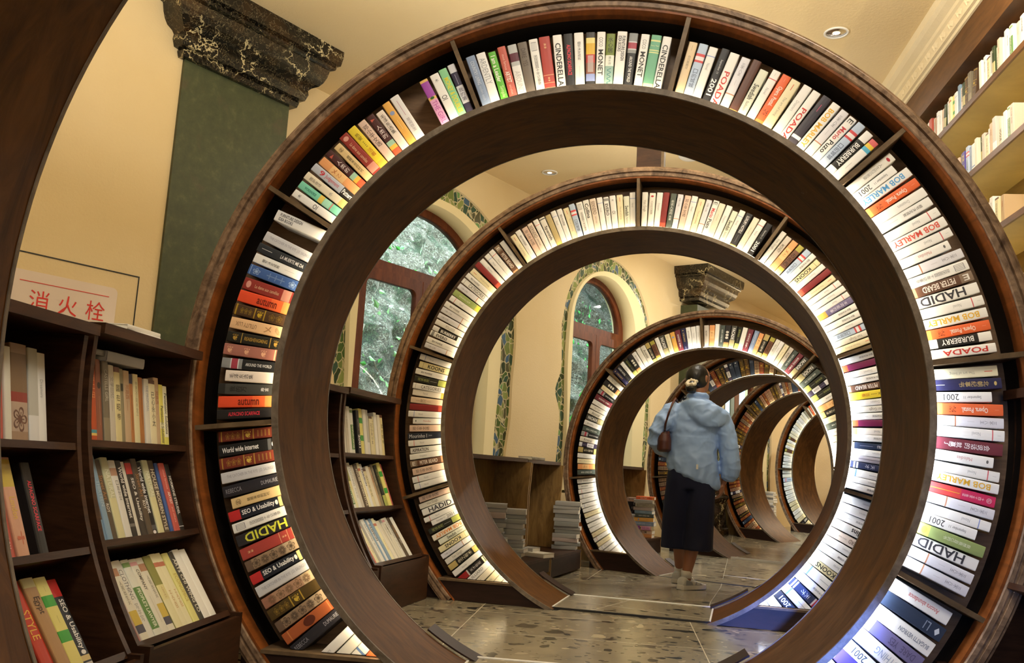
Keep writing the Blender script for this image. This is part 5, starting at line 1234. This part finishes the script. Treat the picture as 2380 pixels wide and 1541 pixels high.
# ---------------------------------------------------------------- the person
def floor_point(px, py):
    d = FW + RT * ((px - 1190) / F_PX) - UP * ((py - 770.5) / F_PX)
    lo, hi = 1.0, 20.0
    for _ in range(60):
        t = (lo + hi) / 2; p = CAM + d * t
        if p.z > fz_at(p.y): lo = t
        else: hi = t
    return p
PF = floor_point(1604, 1372)
def _psc():      # stature that reaches the head height seen in the photograph
    lo, hi = .5, 1.5
    for _ in range(40):
        m = (lo + hi) / 2
        if pj(PF + Vector((0, 0, 1.645 * m)))[1] > 846: lo = m
        else: hi = m
    return lo
PSC = _psc(); print('PERSON', PF, PSC)
PM = Matrix.Translation((PF.x, PF.y, fz_at(PF.y))) @ Matrix.Rotation(-math.atan2(PF.x, PF.y), 4, 'Z') @ Matrix.Scale(PSC, 4)
def remesh(mb, name, mat, parent, voxel=.009, it=4, wr=None):
    me0 = bpy.data.meshes.new('t'); me0.from_pydata(mb.v, [], mb.f)
    o = bpy.data.objects.new('t', me0); COL.objects.link(o)
    md = o.modifiers.new('r', 'REMESH'); md.mode = 'VOXEL'; md.voxel_size = voxel
    ms = o.modifiers.new('s', 'SMOOTH'); ms.iterations = it; ms.factor = .5
    dg = bpy.context.evaluated_depsgraph_get(); me = bpy.data.meshes.new_from_object(o.evaluated_get(dg))
    bpy.data.objects.remove(o)
    if wr:
        ns = [v.normal.copy() for v in me.vertices]
        for v, nn in zip(me.vertices, ns): v.co = v.co + nn * wr(v.co)
    me.materials.clear(); me.materials.append(mat); me.name = name
    me.polygons.foreach_set('use_smooth', [True] * len(me.polygons)); me.update()
    return link_obj(name, me, parent)
person = empty('person', 'person seen from behind in a light blue hooded jacket and navy culottes', 'person', PM)
M['skin'] = plain('skin', '#9a6a50', 0.5); M['hair'] = plain('hair_black', '#0e0b0a', 0.4)
M['jacket'] = plain('jacket_nylon', '#93b2e0', 0.42); M['navycloth'] = plain('navy_cloth', '#0a1230', 0.9)
M['shoe'] = plain('shoe_white', '#d6d6d2', 0.6); M['shoegrey'] = plain('shoe_grey', '#9499a2', 0.7); M['sole'] = plain('sole_rubber', '#e2e0da', 0.6)
M['leather'] = plain('brown_leather', '#4c2316', 0.45); M['scr'] = plain('scrunchie_cloth', '#d8cdb2', 0.8); M['solebl'] = plain('sole_black', '#161616', 0.8)
def tb(b, pts, rad, n=14): b.tube(pts, rad, n)
LA, RAk = (-.085, .40, .075), (-.03, .01, .085)
b = MB()
# torso, neck, legs, arms as one body
b.loft([(-.01, .05, .72, .13, .08), (-.01, .05, .80, .14, .09), (-.005, .04, .95, .135, .095), (0, .03, 1.08, .14, .10), (.005, .02, 1.22, .165, .105), (.012, .02, 1.31, .165, .085), (.015, .03, 1.36, .09, .07), (.02, .04, 1.40, .055, .055)], 24)
tb(b, [(.02, .035, 1.34), (.022, .045, 1.42), (.026, .06, 1.50)], [.056, .05, .05])
HC = Vector((.022, .055, 1.545)); HY = R_(-38)
HM = Matrix.Translation(HC) @ Matrix.Rotation(HY, 4, 'Z')
b.loft([(0, .02, -.115, .025, .03), (0, .028, -.105, .042, .05), (0, .022, -.075, .056, .070), (0, .012, -.04, .066, .083), (0, .004, 0, .072, .092), (0, 0, .04, .072, .093), (0, -.004, .07, .058, .078), (0, -.006, .088, .032, .045)], 24, 0, HM)
b.loft([(0, .10, -.045, .010, .012), (0, .108, -.035, .014, .018), (0, .10, -.015, .009, .012), (0, .09, .01, .006, .008)], 10, 0, HM)   # nose
b.loft([(0, .087, -.078, .018, .010), (0, .09, -.066, .02, .010)], 10, 0, HM)                                                           # lips
for s in (-1, 1): b.loft([(s * .070, -.002, -.035, .006, .010), (s * .078, -.006, -.015, .008, .016), (s * .078, -.008, .010, .007, .018), (s * .072, -.006, .024, .004, .012)], 10, 0, HM)  # ears
# legs
tb(b, [(-.08, .08, .78), (-.09, .22, .48), (-.088, .32, .28), (-.086, .39, .12), (-.085, .40, .06)], [.07, .058, .05, .033, .034])
tb(b, [(.06, .05, .78), (.03, .04, .48), (.005, .02, .30), (-.025, .01, .13), (-.03, .01, .06)], [.07, .06, .054, .036, .036])
# arms
tb(b, [(-.15, .03, 1.30), (-.23, -.02, 1.20), (-.28, -.02, 1.09), (-.22, .12, 1.02), (-.15, .22, 1.0)], [.05, .044, .036, .03, .024])
tb(b, [(.18, .03, 1.29), (.235, .02, 1.17), (.255, .03, 1.04), (.25, .06, .90), (.222, .09, .775)], [.05, .044, .036, .03, .022])
# hands: palm, four fingers, thumb
def hand(b, wp, d, side, up):
    d = Vector(d).normalized(); up = Vector(up); s = d.cross(up).normalized() * side; up = s.cross(d).normalized() * side
    w = Vector(wp); n = 10
    secs = [(0, .019, .013), (.03, .030, .014), (.06, .036, .013), (.078, .034, .011)]
    vs_ = []
    for t, rx, ry in secs:
        for j in range(12):
            a = 2 * math.pi * j / 12; vs_.append(w + d * t + s * rx * math.cos(a) + up * ry * math.sin(a))
    fs = [(i * 12 + j, i * 12 + (j + 1) % 12, (i + 1) * 12 + (j + 1) % 12, (i + 1) * 12 + j) for i in range(3) for j in range(12)]
    fs += [tuple(range(12))[::-1], tuple(36 + j for j in range(12))]; b.add(vs_, fs)
    for k, (off, ln) in enumerate(((-.027, .062), (-.009, .072), (.010, .067), (.027, .052))):
        p0 = w + d * .07 + s * off; c = .35 + .08 * k
        p1 = p0 + d * ln * .45 + up * ln * .10; p2 = p1 + d * ln * .3 + up * ln * .22 * (1 + c); p3 = p2 + d * ln * .18 + up * ln * .26 * (1 + c)
        b.tube([p0, p1, p2, p3], [.0088, .0082, .0076, .0062], 8)
    p0 = w + d * .022 - s * .024; b.tube([p0, p0 + d * .02 - s * .018 + up * .008, p0 + d * .042 - s * .024 + up * .018, p0 + d * .058 - s * .022 + up * .026], [.012, .0105, .0095, .007], 8)
hand(b, (.222, .09, .775), (-.22, -.02, -1), 1, (-.9, .2, .1))
hand(b, (-.15, .22, 1.0), (.8, .5, .05), -1, (0, .2, 1))
remesh(b, 'body', M['skin'], person, .0062, 3)
# hair
b = MB(); Hh = Matrix.Translation(HC + Vector((0, 0, .004))) @ Matrix.Rotation(HY, 4, 'Z')
vs_ = []; nu, nv = 32, 18
for i in range(nv + 1):
    ph = math.pi * i / nv
    for j in range(nu):
        a = 2 * math.pi * j / nu; x = math.sin(ph) * math.cos(a); y = math.sin(ph) * math.sin(a); z = math.cos(ph)
        r = 1.0
        if y > .25: r = 1 - .35 * (y - .25)                        # hairline at the face
        vs_.append((x * .081 * r, y * .103 * r - .010, z * .098 + .002 if z > 0 else z * .10))
b.add(vs_, [(i * nu + j, i * nu + (j + 1) % nu, (i + 1) * nu + (j + 1) % nu, (i + 1) * nu + j) for i in range(nv) for j in range(nu)], 0, Hh)
BC = Vector((-.030, -.055, 1.475))
b.loft([(BC.x, BC.y, BC.z - .055, .012, .012), (BC.x, BC.y, BC.z - .045, .035, .03), (BC.x, BC.y, BC.z - .015, .044, .038), (BC.x, BC.y + .01, BC.z + .02, .03, .03), (BC.x + .01, BC.y + .03, BC.z + .04, .03, .03)], 18)
remesh(b, 'hair', M['hair'], person, .006, 3, lambda p: .0016 * noise.noise(Vector((p.x * 120, p.y * 120, p.z * 25))))
b = MB(); pts = []
for i in range(49):
    a = 2 * math.pi * i / 48; c = BC + Vector((0, -.006, .022)); rr = .034 + .004 * math.sin(a * 7)
    pts.append((c.x + rr * math.cos(a), c.y + .018 * math.sin(a) - .004 * math.cos(a * 5), c.z + .017 * math.sin(a) + .006 * math.cos(a) + .004 * math.sin(a * 9)))
b.tube(pts, [.013 + .003 * math.sin(i * 1.7) for i in range(49)], 10); remesh(b, 'scrunchie', M['scr'], person, .004, 1, lambda p: .002 * noise.noise(Vector(p) * 90))
# jacket
b = MB()
def hem(j, n):           # lower on the right
    return 0
tor = []
sec = [(.0, .04, .775, .185, .125), (.0, .04, .80, .20, .14), (-.01, .04, .90, .195, .14), (-.012, .035, 1.0, .178, .13), (-.005, .025, 1.12, .178, .125), (.005, .015, 1.22, .192, .125), (.012, .015, 1.30, .185, .11), (.016, .02, 1.345, .14, .095), (.018, .03, 1.38, .085, .08), (.02, .035, 1.405, .068, .07)]
vs_ = []; n = 36
for cx, cy, cz, rx, ry in sec:
    for j in range(n):
        a = 2 * math.pi * j / n; x = cx + rx * math.cos(a); y = cy + ry * math.sin(a)
        f = max(0, (1.0 - cz) / .22); z = cz + f * (.075 - .36 * (x + .19) ) if cz < 1.0 else cz
        if y > .04 and cz < 1.0: z += f * .02
        vs_.append((x, y, z))
k = len(sec)
b.add(vs_, [(i * n + j, i * n + (j + 1) % n, (i + 1) * n + (j + 1) % n, (i + 1) * n + j) for i in range(k - 1) for j in range(n)] + [tuple(range(n))[::-1], tuple((k - 1) * n + j for j in range(n))])
tb(b, [(-.12, .03, 1.30), (-.17, .01, 1.27), (-.225, -.02, 1.20), (-.275, -.03, 1.12), (-.282, -.02, 1.07), (-.245, .07, 1.02), (-.19, .15, .99), (-.165, .2, .985)], [.075, .08, .078, .07, .066, .066, .058, .04])
tb(b, [(.14, .03, 1.28), (.185, .02, 1.24), (.225, .02, 1.16), (.25, .025, 1.06), (.262, .04, .96), (.268, .055, .89), (.262, .065, .84), (.252, .07, .81), (.246, .075, .795)], [.075, .08, .076, .072, .074, .076, .070, .05, .034])
# collar and hood
pts = []
for i in range(25):
    a = 2 * math.pi * i / 24; pts.append((.02 + .072 * math.cos(a), .035 + .072 * math.sin(a), 1.405 - .012 * math.sin(a)))
b.tube(pts, .017, 10)
hv = []; nu, nv = 30, 16
for i in range(nv + 1):
    ph = math.pi * i / nv
    for j in range(nu):
        a = 2 * math.pi * j / nu; x = math.sin(ph) * math.cos(a); y = math.cos(ph); z = math.sin(ph) * math.sin(a)
        X = .055 + x * .165 + (.035 * x if x > 0 else 0); Y = -.108 + y * .042 + .075 * abs(x) ** 2
        Z = 1.285 + z * (.085 if z > 0 else .11 * (1 - .45 * abs(x - .15) ** 1.5)) - .045 * max(0, x) + .035 * max(0, -x)
        hv.append((X, Y, Z))
b.add(hv, [(i * nu + j, i * nu + (j + 1) % nu, (i + 1) * nu + (j + 1) % nu, (i + 1) * nu + j) for i in range(nv) for j in range(nu)])
def wr(p):
    v = .0065 * noise.noise(Vector((p.x * 13 + p.z * 5, p.y * 9, p.z * 5))) + .005 * noise.noise(Vector((p.x * 6 - p.z * 15, p.y * 7, p.z * 5 + p.x * 5)))
    if p.z < .95: v += .004 * math.sin(p.x * 95 + 3 * noise.noise(Vector((p.x * 8, 0, p.z * 6)))) * max(0, 1 - abs(p.z - .83) / .12)
    f1 = 1 - abs(noise.noise(Vector((p.x * 6 + p.z * 7, p.y * 5, p.z * 10 - p.x * 8))) * 1.8); v += max(0, f1) ** 4 * .0045 - .001
    if p.y < -.07 and 1.1 < p.z < 1.40:      # folds of the hood run round the neck
        r = math.hypot(p.x - .0, p.z - 1.47); v += .0035 * math.sin(r * 62 + 2.5 * noise.noise(Vector((p.x * 9, 0, p.z * 9))))
    return v + .0018 * noise.noise(Vector(p) * 38)
jk = remesh(b, 'jacket', M['jacket'], person, .0075, 3, wr)
b = MB(); b.box((.02, -.112, .865), (.035, -.108, .90)); b.build('jacket_label', M['sole'], person)
# culottes
b = MB()
for s, cx in ((-1, -.105), (1, .055)):
    b.loft([(cx - .01 + .0 * s, .10 if s < 0 else .02, .285, .108, .135), (cx - .008, .09 if s < 0 else .025, .40, .106, .13), (cx, .07 if s < 0 else .03, .60, .105, .13), (cx + .012, .05, .78, .10, .13), (cx + .02, .05, .90, .09, .125)], 28)
b.loft([(-.015, .05, .72, .175, .13), (-.012, .045, .86, .168, .13), (-.01, .045, .98, .15, .115)], 28)
remesh(b, 'culottes', M['navycloth'], person, .009, 3, lambda p: .007 * noise.noise(Vector((p.x * 22, p.y * 22, p.z * 4))))
# shoes
def shoe(org, yaw, pitch, nm='shoe'):
    Mx = Matrix.Translation(org) @ Matrix.Rotation(yaw, 4, 'Z') @ Matrix.Rotation(pitch, 4, 'X')
    b = MB(); st = [(-.062, .030, .058), (-.055, .036, .085), (-.03, .039, .092), (0, .038, .082), (.04, .040, .070), (.08, .046, .058), (.12, .048, .048), (.155, .044, .040), (.178, .030, .032), (.188, .014, .024)]
    vs_ = []; n = 16
    for y, rx, h in st:
        for j in range(n):
            a = math.pi * 2 * j / n; zc = .022 + (h - .022) / 2
            vs_.append((rx * math.copysign(abs(math.cos(a)) ** .8, math.cos(a)), y, zc + (h - .018) / 2 * math.sin(a)))
    k = len(st); b.add(vs_, [(i * n + j, i * n + (j + 1) % n, (i + 1) * n + (j + 1) % n, (i + 1) * n + j) for i in range(k - 1) for j in range(n)] + [tuple(range(n))[::-1], tuple((k - 1) * n + j for j in range(n))], 0, Mx)
    up = remesh(b, nm, M['shoe'], person, .005, 2)
    b = MB(); pts = [(-.07, .028), (-.078, 0), (-.07, -.028)]
    out = []
    for y, rx in ((-.072, .022), (-.06, .036), (-.02, .040), (.04, .041), (.09, .048), (.13, .050), (.165, .044), (.19, .026), (.197, .008)): out.append((rx, y))
    poly = out + [(-x, y) for x, y in out[::-1]]; m_ = len(poly)
    vs_ = [(x * sc2, y * 1.0, z) for z, sc2 in ((.0, .94), (.006, 1.0), (.03, 1.0), (.033, .97)) for x, y in poly]
    b.add(vs_, [tuple(range(m_))[::-1], tuple(3 * m_ + j for j in range(m_))] + [(q * m_ + i, q * m_ + (i + 1) % m_, (q + 1) * m_ + (i + 1) % m_, (q + 1) * m_ + i) for q in range(3) for i in range(m_)], 0, Mx)
    b.build('sole', M['sole'], up)
    b = MB(); b.add([(x * .95, y, -.002 if z == 0 else .004) for z in (0, 1) for x, y in poly], [tuple(range(m_))[::-1], tuple(m_ + j for j in range(m_))] + [(i, (i + 1) % m_, (i + 1) % m_ + m_, i + m_) for i in range(m_)], 0, Mx); b.build('tread', M['solebl'], up)
    b = MB()
    for sx in (-1, 1):
        b.add([(sx * .0405, -.045, .034), (sx * .0425, .03, .034), (sx * .0415, .02, .055), (sx * .0405, -.01, .066), (sx * .040, -.04, .070)], [(0, 1, 2, 3, 4)], 0, Mx)
        b.add([(sx * .0435, .05, .034), (sx * .0505, .12, .034), (sx * .044, .11, .045), (sx * .041, .06, .056)], [(0, 1, 2, 3)], 0, Mx)
    b.build('side_panel', M['shoegrey'], up)
    b = MB()
    for k2 in range(4):
        y = .035 + k2 * .018; z = .082 - k2 * .007; b.tube([(-.022, y, z - .008), (0, y + .003, z), (.022, y, z - .008)], .0028, 6, 0, Mx)
    b.tube([(.0, .02, .088), (.02, .015, .10), (.035, .022, .085), (.045, .03, .06)], .0025, 6, 0, Mx)
    b.build('lace', M['sole'], up)
shoe((RAk[0], RAk[1], .002), R_(-42), 0); shoe((LA[0], LA[1], .002), R_(-24), R_(0))
b = MB()
tb(b, [(-.03, .01, .085), (-.028, .01, .135)], [.039, .038], 16); tb(b, [(-.085, .40, .075), (-.086, .392, .13)], [.038, .036], 16)
b.build('socks', M['sole'], person, True)
# shoulder bag (held by the person, a thing of its own)
bag = empty('shoulder_bag', 'small brown leather shoulder bag hanging under the left arm of the person', 'bag', PM @ Matrix.Translation((-.215, -.025, .98)))
b = MB(); b.loft([(0, 0, 0, .035, .05, .8), (0, 0, .015, .052, .078, .8), (0, 0, .08, .052, .08, .8), (-.002, 0, .135, .042, .068, .8), (-.004, 0, .155, .02, .04, .8)], 22); 
remesh(b, 'pouch', M['leather'], bag, .005, 2)
b = MB(); b.tube([(.0, -.045, .14), (.008, -.10, .20), (.03, -.125, .28), (.055, -.09, .355), (.075, -.03, .395), (.085, .04, .385), (.07, .10, .3)], .008, 8); b.build('strap', M['leather'], bag, True)
b = MB(); b.tube([(.0, -.052, .125), (.004, -.072, .15)], .006, 8); b.build('strap_ring', M['chrome'], bag)
# end of person

# ---------------------------------------------------------------- place all books
def proj_area(m, th, L):
    q = [pj(m @ Vector(p)) for p in ((-th / 2, 0, 0), (th / 2, 0, 0), (th / 2, 0, L), (-th / 2, 0, L))]
    a = abs(sum(q[i][0] * q[(i + 1) % 4][1] - q[(i + 1) % 4][0] * q[i][1] for i in range(4))) / 2
    cx = sum(p[0] for p in q) / 4; cy = sum(p[1] for p in q) / 4
    if cx < -20 or cx > 2400 or cy < -20 or cy > 1560: a *= .001
    return a
def hidden(m, L):        # centre of the spine covered by a nearer ring?
    c = m @ Vector((0, -.002, L / 2)); d = c - CAM
    for n in 'ZABCDEF':
        x, y, yaw, cz, fz, sc, w, divs, zb = RINGS[n]
        inv = ringM(n).inverted(); p0 = inv @ CAM; p1 = inv @ c
        if p1.y < .06: continue
        for yy in (0.0, w):
            if yy > p1.y - .06: continue
            t = (yy - p0.y) / (p1.y - p0.y)
            if t <= 0: continue
            q = p0.lerp(p1, t); r = math.hypot(q.x, q.z) / sc
            if 1.0 < r < 1.33 : return True
    return False
rank = []
for i, (k, m, th, L, dep, place) in enumerate(BOOKS):
    a = proj_area(m, th, L)
    if hidden(m, L): a *= .05
    rank.append((a, i))
rank.sort(reverse=True)
LIMIT = 318
seen_lab = {}
sv, sf, sc_ = [], [], []
for j, (a, i) in enumerate(rank):
    k, m, th, L, dep, place = BOOKS[i]
    if j < LIMIT and a > 60:
        me = make_book_mesh(k, th, L, dep, 'book', m, CLIP.get(i))
        if not len(me.polygons): continue
        o = link_obj('book', me); o.matrix_world = m
        lab = PRE[k][5] + ', ' + place
        o['label'] = lab; o['category'] = 'book'
        o['group'] = 'books ' + ('in the ' + place.split(' clockwise, ', 1)[1].replace(',', ' of the') if 'clockwise' in place else 'on the ' + place.split(' from left, ', 1)[1] if ' from left, ' in place else 'in the ' + place.split(' in the ', 1)[1] if ' in the ' in place else 'lying on the furniture')
        if len(lab.split()) > 16: print('LONG', len(lab.split()), lab)
    else:
        if a < .5 : continue
        V, Fc, C = book_geo(k, th, L, dep)
        if i in CLIP: V, Fc, C = clip_geo(V, Fc, C, m, CLIP[i])
        o0 = len(sv); sv += [tuple(m @ Vector(v)) for v in V]; sf += [tuple(q + o0 for q in f) for f in Fc]; sc_ += C
me = color_mesh('books', sv, sf, sc_); o = link_obj('far_books', me)
o['kind'] = 'stuff'; tag(o, 'rows and stacks of small distant books in the farther rings and shelf ends', 'books')
print('BOOKS', len(BOOKS), 'individual', min(LIMIT, len(BOOKS)), 'smallest', rank[min(LIMIT, len(rank)) - 1][0])
